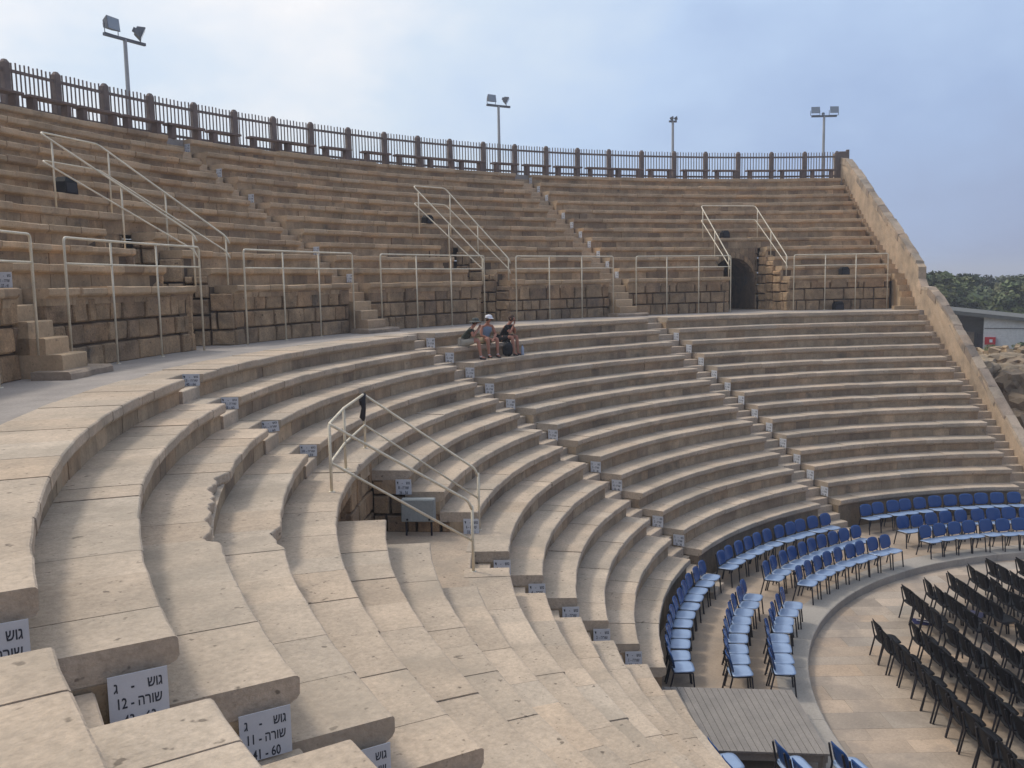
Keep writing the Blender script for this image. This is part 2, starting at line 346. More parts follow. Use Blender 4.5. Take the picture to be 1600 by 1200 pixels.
# ---------------------------------------------------------------- masonry
def masonry(mb, P, nrm, s0, s1, z0, z1, ch=.42, lmin=.35, lmax=1.0, depth=.22, rough=.02, clip=None, tintf=tint_r, bev=.02):
    """blocks on a vertical face: P(s) -> xy on the face, nrm(s) outward normal"""
    z = z0; c = 0
    while z < z1 - .05:
        h = min(ch * rng.uniform(.85, 1.15), z1 - z)
        if z1 - (z + h) < .16: h = z1 - z
        s = s0 + 0
        while s < s1 - 1e-3:
            l = rng.uniform(lmin, lmax); e = s + l
            if s1 - e < lmin * .6: e = s1
            if clip is None or clip((s + e) / 2, z + h / 2, s, e, z, z + h):
                g = .017; a, b = s + g, e - g; za, zb = z + g, z + h - g; o = rng.uniform(-rough, rough)
                pa, pb = Vector((*P(a), 0)), Vector((*P(b), 0)); na, nb = Vector((*nrm(a), 0)), Vector((*nrm(b), 0))
                def pt(u, zz, out): p = pa.lerp(pb, u) + na.lerp(nb, u) * out; return (p.x, p.y, zz)
                wl, hl = e - s, zb - za; us = [0, min(.3, bev * 1.2 / wl), .36, .66, 1 - min(.3, bev * 1.2 / wl), 1]; vs = [0, min(.3, bev * 1.2 / hl), .5, 1 - min(.3, bev * 1.2 / hl), 1]
                V = []; F = []; sd = rng.uniform(0, 99)
                for jv, vv in enumerate(vs):
                    for iu, uu in enumerate(us):
                        edge = (iu in (0, 5)) + (jv in (0, 4)); q = noise.noise((uu * wl * 4 + sd, vv * hl * 4, sd)) + .5 * noise.noise((uu * wl * 9, vv * hl * 9 + sd, 1))
                        out = o + rough * (1.1 * q) - (bev * 1.1 if edge == 1 else bev * 1.8 if edge == 2 else 0)
                        cu = uu + (rng.uniform(-.01, .01) if 0 < iu < 5 else (.012 / wl * (1 if iu == 0 else -1) * rng.uniform(0, 1.4))); zz = za + hl * vv + (rng.uniform(0, .014) if jv == 0 else -rng.uniform(0, .014) if jv == 4 else 0)
                        V.append(pt(cu, zz, out))
                for jv in range(4):
                    for iu in range(5): a_ = jv * 6 + iu; F.append((a_, a_ + 1, a_ + 7, a_ + 6))
                rim = [0, 1, 2, 3, 4, 5, 11, 17, 23, 29, 28, 27, 26, 25, 24, 18, 12, 6]; b0 = len(V)
                for ri in rim:
                    jv, iu = divmod(ri, 6); V.append(pt(us[iu], za + hl * vs[jv], -depth))
                nr = len(rim)
                for q in range(nr): F.append((rim[q], b0 + q, b0 + (q + 1) % nr, rim[(q + 1) % nr]))
                F.append(tuple(b0 + q for q in range(nr - 1, -1, -1)))
                mb.add(V, F, tintf())
            s = e
        z += h
R_POD = RU(1) + .085
def arcP(R): return (lambda s: (R * cos(-s / R), R * sin(-s / R)))
def arcN(R): return (lambda s: (-cos(-s / R), -sin(-s / R)))
# upper passages: azimuth of camera-side and far side at the podium (r 24.4) and at the back (r 27.0)
VOM = [('L', D2R(-56.9), D2R(-61.3), D2R(-54.6), D2R(-58.9)), ('M', D2R(-87.75), D2R(-91.45), D2R(-86.5), D2R(-89.9)), ('R', D2R(-116.5), D2R(-123.5), D2R(-117.1), D2R(-122.8))]
R_ARCH = 26.86
def v_az(v, r, far):
    f = (r - 24.4) / (27.0 - 24.4); a, b = (v[2], v[4]) if far else (v[1], v[3]); q = a + (b - a) * f
    return q + (.0042 if far else -.0042)
UW = [('nearest', NEAR_END, None, 'C', [], 'brown stone seating block at the upper far left edge'), ('left', None, 'C', 'B', [VOM[0]], 'brown stone upper seating block at the left, cut by the leftmost railed passage'),
      ('middle', None, 'B', 'A', [VOM[1]], 'brown stone upper seating block in the middle, cut by the middle railed passage'), ('right', None, 'A', None, [VOM[2]], 'brown stone upper seating block at the right, beside the dark arch')]
for i, (nm, st, s0, s1, vs, lab) in enumerate(UW):
    am = D2R([-10, -60, -89, -119][i])
    wd = thing('seating_block', lab, 'seating', P3(R_POD, am, ZW), 'upper seating blocks')
    for l in range(1, 13):
        r = RU(l); a0 = NEAR_END if st else u_az(s0, r, -1); a1 = u_az(s1, r, 1) if s1 else A_ENDU
        rn = RU(l + 1) if l < 12 else 31.4
        segs = [(a0, a1)]
        if l <= 4:
            for v in vs: segs = [(a0, v_az(v, r, 0)), (v_az(v, r, 1), a1)]
        for (b0, b1) in segs: row('upper', l, r, ZU(l), rn, ZU(l - 1) if l > 1 else ZU(1) - .28, b0 - .001, b1 + .001, wd)
for s in 'CBA':
    t = thing('stairway', {'C': 'stone steps cut up through the seats at the far left edge', 'B': 'stone steps climbing the upper seats between the left and middle railed passages', 'A': 'stone steps climbing the upper seats in the middle, lined with white signs'}[s], 'stairs', P3(24.3, US[s][0], ZW), 'stone stairways through the upper seating')
    for l in range(2, 13):
        r = RU(l); aw = (u_az(s, r, 1), u_az(s, r, -1))
        mb = MB(); mb_r = r; stepblk(mb, r - .02, r + .32, ZU(l - 1) - .003, ZU(l - 1) - .5, aw, 0); obj('step', mb, UTREAD, t)
        mb = MB(); stepblk(mb, r + .29, RU(l + 1) + .02 if l < 12 else 31.3, ZU(l) - .221, ZU(l) - .7, aw, 0); obj('step', mb, UTREAD, t)
    # steps cut through the podium wall
    rm = 24.3; ac = u_az(s, 24.4, 0)
    mb = MB(); hw = .72 / rm; mb.prism([(24.2, ZW + .14), (23.58, ZW + .14), (23.53, ZW + .10), (23.53, ZW - .02), (24.2, ZW - .02)], ac + hw, ac - hw * 1.15, 6, (.9, .88, .85), .04, .01, 9, nose={1, 2, 3}); obj('base_slab', mb, CAPST, t)
    for q, (ra, zt) in enumerate(((23.80, 5.83), (24.08, 6.11), (24.34, 6.39), (24.60, 6.67), (24.85, 6.945))):
        hw = .41 / rm * (1.05 if q == 0 else 1); mb = MB(); mb.prism([(25.1, zt), (ra + .02, zt), (ra, zt - .02), (ra, ZW - .02), (25.1, ZW - .02)], ac + hw, ac - hw, 2, tuple(c * .95 for c in tint_r()), .015, .01, q, nose={1, 2, 3}); obj('step', mb, UTREAD, t)
# podium walls between walkway and upper seats, one per stretch
stops = [NEAR_END, ('S', 'C'), ('V', 0), ('S', 'B'), ('V', 1), ('S', 'A'), ('V', 2), A_ENDU]
edges = []
cur = NEAR_END
for q in stops[1:]:
    if isinstance(q, tuple):
        if q[0] == 'S': c = u_az(q[1], 24.4, 0); lo, hi = c + .44 / 24.4, c - .44 / 24.4
        else: lo, hi = v_az(VOM[q[1]], 24.45, 0), v_az(VOM[q[1]], 24.45, 1)
        edges.append((cur, lo)); cur = hi
    else: edges.append((cur, q))
plab = ['rough stone wall left of the leftmost wall steps', 'rough stone wall with big blocks behind the left railing', 'stained stone wall behind the second railing from the left', 'dark stained stone wall behind the third railing, left of the middle passage',
        'stained stone wall right of the middle passage', 'stone wall behind the railing left of the dark arch', 'rough stone wall right of the dark arch with a black box at its foot']
for (a, b), lab in zip(edges, plab):
    wd = thing('podium_wall', lab, 'wall', P3(R_POD, (a + b) / 2, ZW), 'podium walls along the walkway')
    mb = MB(); masonry(mb, arcP(R_POD), arcN(R_POD), -a * R_POD, -b * R_POD, ZW - .03, ZU(1) - .19, .44, .25, .95, rough=.03, bev=.026)
    obj('stone_blocks', mb, MASON, wd)
    mb = MB(); mb.prism([(R_POD + .24, ZW - .05), (R_POD + .24, ZU(1) - .2), (R_POD + .10, ZU(1) - .2), (R_POD + .10, ZW - .05)], a - .002, b + .002, max(4, int((a - b) * 12))); obj('core', mb, MORTAR, wd)
# passages
for v, lab in zip(VOM, ['rough stone passage opening below the leftmost sloping handrails', 'rough stone passage opening in the middle of the upper wall', 'wide stone passage with a dark arched tunnel at the right']):
    am = (v[1] + v[2]) / 2
    t = thing('passage', lab, 'passage', P3(24.5, am, ZW), 'arched passages in the upper wall')
    for far in (0, 1):
        mb = MB(); pa = P3(24.47, v_az(v, 24.47, far), 0); pb = P3(R_ARCH + .1, v_az(v, R_ARCH + .1, far), 0); d = (pb - pa); ln = d.length; d /= ln
        n = Vector((d.y, -d.x, 0)); mid = P3(25.5, (v_az(v, 25.5, 0) + v_az(v, 25.5, 1)) / 2, 0)
        if n.dot(mid - pa) < 0: n = -n
        def ztop(s_): r_ = 24.47 + s_; l = 1
        for l in range(1, 5):
            sa = max(0, RU(l) + .1 - 24.47) if l > 1 else 0; sb_ = min(ln, RU(l + 1) + .1 - 24.47)
            masonry(mb, lambda s_: (pa.x + d.x * s_, pa.y + d.y * s_), lambda s_: (n.x, n.y), sa, sb_, ZW - .03, ZU(l) - .195, .40, .25, .6, depth=.2, rough=.035, bev=.03, tintf=lambda: tuple(q * 1.25 for q in tint_r()))
        obj('side_wall', mb, MASON, t)
        mb = MB()
        for l in range(1, 5):
            ra = (RU(l) + .1 if l > 1 else 24.5); rb2 = RU(l + 1) + .1; e0 = v_az(v, ra, far); s_ = (-1 if far else 1)
            a_in = e0 + s_ * .14 / ra; a_out = e0 + s_ * .5 / ra
            mb.prism([(rb2, ZU(l) - .2), (ra, ZU(l) - .2), (ra, ZW - .05), (rb2, ZW - .05)], a_in, a_out, 1)
        obj('core', mb, MORTAR, t)
    # arch wall at the back with a vaulted tunnel
    a0, a1 = v_az(v, R_ARCH, 0), v_az(v, R_ARCH, 1); W = (a0 - a1) * R_ARCH; hw = min(W / 2 - .12, 1.12); cx_ = -(a0 + a1) / 2 * R_ARCH; spr = ZW + 1.25 if hw > 1 else ZW + 1.2
    top = ZU(5) - .2; rise = min(hw * 1.0, top - .28 - spr)
    def inside(s_, z_): return z_ < spr and abs(s_ - cx_) < hw or (z_ >= spr and ((s_ - cx_) / hw) ** 2 + ((z_ - spr) / rise) ** 2 < 1)
    mb = MB(); aw = []
    masonry(mb, arcP(R_ARCH), arcN(R_ARCH), cx_ - W / 2, cx_ - hw - .005, ZW - .03, top, .38, .2, .5, rough=.02)
    masonry(mb, arcP(R_ARCH), arcN(R_ARCH), cx_ + hw + .005, cx_ + W / 2, ZW - .03, top, .38, .2, .5, rough=.02)
    nn = 15; P_, N_ = arcP(R_ARCH), arcN(R_ARCH)
    for q in range(nn):      # voussoirs and spandrel above the arch
        t0, t1 = pi * q / nn, pi * (q + 1) / nn
        def pp(t_, f, out):
            s_ = cx_ - hw * cos(t_); z_ = spr + rise * sin(t_)
            if f: z_ = z_ + .24 if f == 1 else top
            x, y = P_(s_); nx, ny = N_(s_); return (x + nx * out, y + ny * out, max(z_, spr))
        g = .012; o_ = rng.uniform(0, .02)
        mb.hexa([pp(t0 + g, 0, -.5), pp(t1 - g, 0, -.5), pp(t1 - g, 0, .012 + o_), pp(t0 + g, 0, .012 + o_)], [pp(t0 + g, 1, -.5), pp(t1 - g, 1, -.5), pp(t1 - g, 1, .012 + o_), pp(t0 + g, 1, .012 + o_)], tuple(c * 1.1 for c in tint_r()))
        mb.hexa([pp(t0, 1, -.3), pp(t1, 1, -.3), pp(t1, 1, -.01), pp(t0, 1, -.01)], [pp(t0, 2, -.3), pp(t1, 2, -.3), pp(t1, 2, -.01), pp(t0, 2, -.01)], tint_r())
    obj('arch', mb, MASON, t)
    mb = MB(); V = []; F = []; M_ = 14
    prof = [(-hw - .01, ZW + .003)] + [(-hw * cos(pi * q / M_) * 1.01, spr + rise * sin(pi * q / M_) * 1.01) for q in range(M_ + 1)] + [(hw + .01, ZW + .003)]
    for dd in (0.05, 4.5):
        for (sx, z_) in prof:
            x, y = P_(cx_ + sx); nx, ny = N_(cx_); V.append((x - nx * dd, y - ny * dd, z_))
    m_ = len(prof)
    for q in range(m_ - 1): F.append((q, q + 1, m_ + q + 1, m_ + q))
    F.append((0, m_, 2 * m_ - 1, m_ - 1)); F.append(tuple(m_ + q for q in range(m_)))
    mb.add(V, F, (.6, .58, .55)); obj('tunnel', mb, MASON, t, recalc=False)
    mb = MB(); mb.prism([(R_ARCH + .1, ZW + .002), (24.4, ZW + .002), (24.4, ZW - .2), (R_ARCH + .1, ZW - .2)], a0 + .03, a1 - .03, 6); obj('passage_floor', mb, WALK, t)
# top terrace and outer wall
mb = MB(); mb.prism([(34.2, 11.80), (31.35, 11.80), (31.35, 11.5), (34.2, 11.5)], NEAR_END, D2R(-135.2), 90)
obj('terrace', mb, WALK, kind='structure')
mb = MB(); masonry(mb, arcP(34.2), lambda s: (cos(-s / 34.2), sin(-s / 34.2)), -NEAR_END * 34.2, 34.2 * D2R(136.5), -1.35, 11.86, .7, .7, 1.6, depth=.5)
obj('outer_wall', mb, MASON, kind=None, label='tall rough stone wall round the back of the theatre behind the fence', cat='wall')

# ---------------------------------------------------------------- right-hand end: stairs and raking wall
ER = Vector((cos(-2.3452), sin(-2.3452), 0)); EN = Vector((sin(-2.3452), -cos(-2.3452), 0))
def EP(r, n_, z): return tuple(ER * r + EN * n_ + Vector((0, 0, z)))
def ebox(mb, r0, r1, n0, n1, z0, z1, col=(1, 1, 1)):
    mb.hexa([EP(r0, n0, z0), EP(r0, n1, z0), EP(r1, n1, z0), EP(r1, n0, z0)], [EP(r0, n0, z1), EP(r0, n1, z1), EP(r1, n1, z1), EP(r1, n0, z1)], col)
t = thing('stairway', 'long narrow stone steps against the raking wall at the right end', 'stairs', EP(13.0, .4, FLOOR))
for q, (ra, zt) in enumerate(((RL[1] - .6, -.83), (RL[1] - .3, -.65))): mb = MB(); ebox(mb, ra, ra + .32, .006, .78, FLOOR - .02, zt, tint_t()); obj('step', mb, TREAD, t)
for k in range(1, 15):
    mb = MB(); ebox(mb, RL[k] + .02, RL[k] + .36, .006, .78, ZL[k - 1] - .4, ZL[k - 1] + .0 if k == 1 else ZL[k - 1] - .003, tint_t()); obj('step', mb, TREAD, t)
    mb = MB(); ebox(mb, RL[k] + .34, RL[k + 1] + .04, .006, .78, ZL[k - 1] - .4, ZL[k] - .21, tint_t()); obj('step', mb, TREAD, t)
mb = MB(); ebox(mb, RL[15] + .02, 23.3, .006, .78, ZW - .5, ZW - .003); obj('step', mb, WALK, t)
for q in range(6): mb = MB(); ebox(mb, 23.0 + .27 * q, 23.0 + .27 * q + .3, .006 - (.5 if q == 0 else .15 if q == 1 else 0), .78, ZW - .3, ZW + .255 * (q + 1) - (.1 if q == 0 else 0), tuple(c * .95 for c in tint_r())); obj('step', mb, UTREAD, t)
for l in range(2, 13):
    r = RU(l); mb = MB(); ebox(mb, r - .02, r + .3, .006, .78, ZU(l - 1) - .3, ZU(l) - .221, tint_t()); obj('step', mb, UTREAD, t)
    mb = MB(); ebox(mb, r + .28, RU(l + 1) + .03 if l < 12 else 31.5, .006, .78, ZU(l - 1) - .3, ZU(l) - .003, tint_t()); obj('step', mb, UTREAD, t)
tp = [(33.0, 13.3), (32.1, 12.98), (31.17, 12.75), (29.25, 11.62), (27.98, 10.85), (26.03, 9.42), (24.32, 8.14), (22.92, 7.32), (22.9, 6.41), (21.65, 6.36), (20.15, 5.3), (18.72, 4.19), (17.0, 2.85), (15.17, 1.4), (13.4, -.05), (12.6, -.8)]
def NI(r):
    q = [(12, .75), (14, .67), (21, .40), (24.4, .44), (28, .10), (40, 0.05)]
    for (a, b), (c, d) in zip(q[:-1], q[1:]):
        if r <= c: return b + (d - b) * (r - a) / (c - a)
    return 0
t = thing('raking_wall', 'sloping stone end wall stepping down from the top of the seating at the right', 'wall', EP(23, .5, FLOOR))
mb = MB()
def dense(tp, st=.28):
    o = []
    for (a, b) in zip(tp[:-1], tp[1:]):
        m_ = max(1, int(hypot(a[0] - b[0], a[1] - b[1]) / st))
        for q in range(m_): o.append((a[0] + (b[0] - a[0]) * q / m_, a[1] + (b[1] - a[1]) * q / m_))
    return o + [tp[-1]]
dp = dense(tp)
V = []; F = []; nz_ = 5
for (r, z) in dp:
    top_ = z - .10; n0 = NI(r); lowz = -1.4
    col_ = [EP(r, n0 + .34, lowz), EP(r, n0 + .34, top_)]
    for q in range(nz_ + 1):
        zz = top_ - 1.5 * q / nz_; col_.append(EP(r, n0 + (.035 * noise.noise((r * 2.1, zz * 2.4, 3)) if q < nz_ else 0) + .01, zz))
    col_.append(EP(r, n0 + .01, lowz)); V += col_
m_ = nz_ + 4
for i in range(len(dp) - 1):
    for j in range(m_): F.append((i * m_ + j, i * m_ + (j + 1) % m_, (i + 1) * m_ + (j + 1) % m_, (i + 1) * m_ + j))
F += [tuple(range(m_)), tuple(len(V) - m_ + j for j in range(m_ - 1, -1, -1))]
mb.add(V, F); obj('wall_face', mb, PLASTER, t)
mb = MB(); i = 0
while i < len(dp) - 1:      # irregular capping stones
    j = min(i + rng.choice([1, 2, 2, 3]), len(dp) - 1); (ra, za), (rb2, zb2) = dp[i], dp[j]
    if abs(ra - rb2) > .08:
        o = [rng.uniform(-.03, .03) for _ in range(6)]; n0, n1_ = NI(ra), NI(rb2); h_ = .3 if ra > 24.5 or rng.random() < .6 else .12
        mb.hexa([EP(rb2 + .006, n1_ - .015 + o[0], zb2 - h_), EP(rb2 + .006, n1_ + .37 + o[1], zb2 - h_), EP(ra - .006, n0 + .37 + o[1], za - h_), EP(ra - .006, n0 - .015 + o[0], za - h_)],
                [EP(rb2 + .006, n1_ + .01 + o[0], zb2 + o[2]), EP(rb2 + .006, n1_ + .35 + o[1], zb2 + o[3]), EP(ra - .006, n0 + .35 + o[1], za + o[3]), EP(ra - .006, n0 + .01 + o[0], za + o[2])], tuple(c for c in tint_r()))
    i = j
obj('capping', mb, CAPST, t)

# ---------------------------------------------------------------- lower passage (opening in the seats)
t = thing('passage', 'stone-walled opening with landing in the lower seats, inside the bent railing', 'passage', P3(18.2, D2R(-43), ZL[6]))
mb = MB(); an, af = D2R(-36.9), D2R(-48.0)
mb.prism([(19.3, ZL[6] - .004), (17.08, ZL[6] - .004), (17.08, ZL[6] - .5), (19.3, ZL[6] - .5)], D2R(-34.3), D2R(-48.2), 10, (.93, .9, .88)); obj('landing', mb, TREAD, t)
RB = RL[10] + .1
mb = MB()   # back wall under row ten with a low doorway
dw0, dw1 = RB * D2R(39.2), RB * D2R(42.6)
for (s0_, s1_) in ((RB * D2R(36.6), dw0), (dw1, RB * D2R(48.2))): masonry(mb, arcP(RB - .01), arcN(RB - .01), s0_, s1_, ZL[6], ZL[10] - .2, .42, .3, .8, rough=.015, tintf=lambda: tuple(q * .9 for q in tint_r()))
masonry(mb, arcP(RB - .01), arcN(RB - .01), dw0, dw1, ZL[6] + 1.12, ZL[10] - .2, .3, 1.2, 1.3, rough=.01)
obj('back_wall', mb, MASON, t)
mb = MB(); aa, ab = -dw0 / RB, -dw1 / RB
for (r0_, r1_, z0_, z1_) in ((RB, 22.2, ZL[6] - .2, ZL[6] - .002),): mb.prism([(r1_, z1_), (r0_, z1_), (r0_, z0_), (r1_, z0_)], aa, ab, 3)
mb.prism([(22.2, ZL[6] + 1.3), (RB + .25, ZL[6] + 1.3), (RB + .25, ZL[6] + 1.13), (22.2, ZL[6] + 1.13)], aa, ab, 3)
for a_ in (aa + .01, ab - .01): mb.prism([(22.2, ZL[6] + 1.2), (RB + .1, ZL[6] + 1.2), (RB + .1, ZL[6] - .1), (22.2, ZL[6] - .1)], a_ + .009, a_ - .009, 1)
mb.prism([(22.3, ZL[6] + 1.3), (22.1, ZL[6] + 1.3), (22.1, ZL[6] - .1), (22.3, ZL[6] - .1)], aa + .02, ab - .02, 2)
obj('tunnel', mb, MASON, t)
for far, az in ((0, None), (1, D2R(-48.05))):
    mb = MB()
    for k in (7, 8, 9):
        a_ = az if far else D2R({7: -34.25, 8: -37.35, 9: -37.15}[k])
        pa = P3(RL[k] + .1, a_, 0); pb = P3(RL[k + 1] + .1, a_, 0); d = (pb - pa).normalized(); n = Vector((d.y, -d.x, 0))
        if n.dot(P3(18, D2R(-43), 0) - pa) < 0: n = -n
        pa = pa - n * .02
        if ZL[k] - .2 - ZL[6] > .15: masonry(mb, lambda s_: (pa.x + d.x * s_, pa.y + d.y * s_), lambda s_: (n.x, n.y), 0, (pb - pa).length, ZL[6] - .03, ZL[k] - .195, .38, .3, .6, depth=.2, rough=.012)
    obj('side_wall', mb, MASON, t)

# ---------------------------------------------------------------- railings
def smooth_path(pts, rad=.07, n=4):
    pts = [Vector(p) for p in pts]; o = [pts[0]]
    for i in range(1, len(pts) - 1):
        a, b, c = pts[i - 1], pts[i], pts[i + 1]; r = min(rad, (a - b).length * .45, (c - b).length * .45)
        p0 = b + (a - b).normalized() * r; p1 = b + (c - b).normalized() * r
        for q in range(n + 1):
            u = q / n; o.append(p0.lerp(b, u).lerp(b.lerp(p1, u), u))
    return o + [pts[-1]]
RR = .024
RAILG = [([-32.0, -35.8, -39.4, -42.5], 'cream steel railing at the far left edge, left of the wall steps'), ([-45.1, -48.93, -52.92, -56.92], 'cream steel railing in front of the large-block wall at the left'), ([-61.3, -65.29, -69.07, -72.75], 'cream steel railing second from left with three bays between the two left passages and steps'),
         ([-75.87, -79.91, -83.87, -87.73], 'cream steel railing on the wall just left of the middle passage'), ([-91.47, -95.38, -99.21, -102.9], 'cream steel railing just right of the middle passage, behind the seated people'),
         ([-105.59, -109.16, -112.85, -116.49], 'cream steel railing just left of the dark arch'), ([-123.55, -126.95, -130.21, -133.54], 'cream steel railing at the right end, beside the raking wall')]
for azs, lab in RAILG:
    R_ = 24.2; t = thing('guard_rail', lab, 'railing', P3(R_, D2R(azs[0]), ZW), 'steel railings along the walkway wall')
    A = [D2R(a) for a in azs]; n = 10
    for a in A[1:-1]: mb = MB(); mb.tube([P3(R_, a, ZW), P3(R_, a, 7.82)], RR * .9); mb.lathe([(0, .014), (.055, .014), (.055, 0)], P3(R_, a, ZW), 8); obj('post', mb, METAL, t, smooth=True)
    arc = [P3(R_, A[0] + (A[-1] - A[0]) * q / n, 7.83) for q in range(n + 1)]
    mb = MB(); mb.tube(smooth_path([P3(R_, A[0], ZW)] + arc + [P3(R_, A[-1], ZW)], .09), RR); obj('top_rail', mb, METAL, t, smooth=True)
    mb = MB(); mb.tube([P3(R_, A[0] + (A[-1] - A[0]) * q / n, 7.37) for q in range(n + 1)], RR * .8); obj('middle_rail', mb, METAL, t, smooth=True)
ho = []
for v, lab, zt, dd in zip(VOM, ['long sloping cream handrails round the leftmost passage', 'sloping cream handrails round the middle passage', 'sloping cream handrails over the dark arch at the right'], (10.42, 10.5, 10.17), (0, 0, 0)):
    t = thing('hand_rail', lab, 'railing', P3(24.3, v[1], ZU(1)), 'sloping handrails round the upper passages')
    rb2, rf = 27.3, 24.45; e = .0
    bk = [v[3] + D2R(.15), v[4] - D2R(-.4)] if v[0] != 'R' else [D2R(-117.0), D2R(-122.7)]
    if v[0] == 'L': bk = [D2R(-54.36), D2R(-58.46)]
    if v[0] == 'M': bk = [D2R(-86.43), D2R(-89.72)]
    fr = {'L': (-57.35, -60.48), 'M': (-88.1, -91.13), 'R': (-116.6, -123.0)}[v[0]]; fr = [D2R(a) for a in fr]
    zf = {'L': 8.15, 'M': 7.75, 'R': 7.82}[v[0]]
    for off, nmr in ((0, 'top_rail'), (-.62, 'middle_rail')):
        z1, z0 = zt + off, zf + off * .6
        pth = [P3(rf - .1, fr[0], z0 - .18), P3(rf, fr[0], z0)] + [P3(rb2, bk[0], z1), P3(rb2, bk[1], z1)] + [P3(rf, fr[1], z0), P3(rf - .1, fr[1], z0 - .18)]
        mb = MB(); mb.tube(smooth_path(pth, .15), RR * (1 if off == 0 else .85)); obj(nmr, mb, METAL, t, smooth=True)
    for sd in (0, 1):
        for f in (.0, .48, .92):
            r = rf + (rb2 - rf) * f; a = fr[sd] + (bk[sd] - fr[sd]) * f + (D2R(.12) if sd == 0 else -D2R(.12)) * 0; z = zf + (zt - zf) * f
            l = max(1, min(5, 1 + int((r - 24.38) / .5993))); mb = MB(); mb.tube([P3(r, a, ZU(l)), P3(r, a, z)], RR * .9); obj('post', mb, METAL, t, smooth=True)
# railing round the lower opening
t = thing('guard_rail', 'bent cream steel railing round the opening in the lower seats, dark strap tied on it', 'railing', P3(17.3, D2R(-42), ZL[6]))
b1, b2, b3, b4, b5 = P3(19.17, D2R(-38.06), ZL[10]), P3(19.19, D2R(-43.19), ZL[10]), P3(19.26, D2R(-48.9), ZL[10]), P3(17.05, D2R(-48.67), ZL[6]), P3(17.0, D2R(-40.26), ZL[6])
U_ = lambda p, h: p + Vector((0, 0, h))
HR = [1.08, .60]; tops = {}
h4, h5 = [1.08, .6], [1.02, .66]
for b in (b1, b2, b3): mb = MB(); mb.tube([b, U_(b, 1.05)], RR); mb.lathe([(0, .012), (.05, .012), (.05, 0)], b, 10); obj('post', mb, METAL, t, smooth=True)
for b, h in ((b4, 1.12), (b5, 1.12)): mb = MB(); mb.tube([b, U_(b, h)], RR); mb.lathe([(0, .012), (.05, .012), (.05, 0)], b, 10); obj('post', mb, METAL, t, smooth=True)
mb = MB(); mb.tube(smooth_path([U_(b5, 1.05), U_(b5, 1.16) + (b1 - b5) * .03, U_(b1, 1.06), U_(b2, 1.06), U_(b3, 1.06), U_(b4, 1.16) + (b3 - b4) * .03, U_(b4, 1.05)], .06), RR); obj('top_rail', mb, METAL, t, smooth=True)
mb = MB(); mb.tube(smooth_path([U_(b5, .52), U_(b1, .46), U_(b2, .46), U_(b3, .46), U_(b4, .62)], .05), RR * .85); obj('middle_rail', mb, METAL, t, smooth=True)
mb = MB(); pts = [U_(b3, 1.06) + Vector((.0, .03, .02)), U_(b3, .98) + Vector((.05, .04, 0)), U_(b3, .8) + Vector((.04, .05, 0)), U_(b3, .62) + Vector((.06, .03, 0)), U_(b3, .55) + Vector((.04, .04, 0))]
mb.tube(pts, [.035, .06, .045, .06, .02], 7); mb.tube([U_(b3, 1.03) + Vector((0, .0, .06)), U_(b3, .97) + Vector((.09, .02, 0)), U_(b3, .86) + Vector((.11, .04, 0))], [.03, .035, .01], 6)
obj('strap', mb, LEGM, smooth=True, label='dark blue strap tied to the corner post of the lower railing', cat='strap', loc=b3)

# equipment box in the opening
t = thing('utility_box', 'grey metal cabinet fixed in the lower opening, inside the bent railing', 'cabinet', P3(18.2, D2R(-47.0), ZL[6] + .25))
pc = P3(18.15, D2R(-47.35), ZL[6] + .50); yz = atan2(pc.y, pc.x); Rz = Matrix.Rotation(yz, 3, 'Z')
mb = MB(); mb.bbox(pc, (.64, .16, .44), .012, Rz); obj('cabinet', mb, BOXM, t)
mb = MB(); mb.bbox(pc + Rz @ Vector((0, .088, .0)), (.61, .02, .41), .006, Rz); obj('door', mb, BOXM, t)
for sx in (-.22, .20): mb = MB(); mb.tube([pc + Rz @ Vector((sx, .09, -.165)), pc + Rz @ Vector((sx, .112, -.165))], .022, 10); obj('latch', mb, LEGM, t)
for sx in (-.24, .24): mb = MB(); mb.tube([pc + Rz @ Vector((sx, 0, -.21)), pc + Rz @ Vector((sx, 0, -.50))], .02, 6); obj('leg', mb, LEGM, t)

# ---------------------------------------------------------------- row signs
TXT = {}
def text_mesh(body):
    if body in TXT: return TXT[body]
    lines = body.split('\n'); V = []; F = []
    for li, (s_, hgt, y) in enumerate(zip(lines, (.062, .058, .062), (.085, -.012, -.115))):
        c = bpy.data.curves.new('lettering', 'FONT'); c.body = s_; c.size = .088; c.align_x = 'CENTER'; c.offset = .0016; c.resolution_u = 2
        o = bpy.data.objects.new('tmp', c); link(o); dg = bpy.context.evaluated_depsgraph_get(); m = o.evaluated_get(dg).to_mesh()
        b = len(V); V += [(v.co.x, v.co.y + y - .03, 0) for v in m.vertices]; F += [tuple(b + i for i in p.vertices) for p in m.polygons]
        o.evaluated_get(dg).to_mesh_clear(); bpy.data.objects.remove(o); bpy.data.curves.remove(c)
    me = bpy.data.meshes.new('lettering'); me.from_pydata(V, [], F); me.materials.append(INK); TXT[body] = me; return me
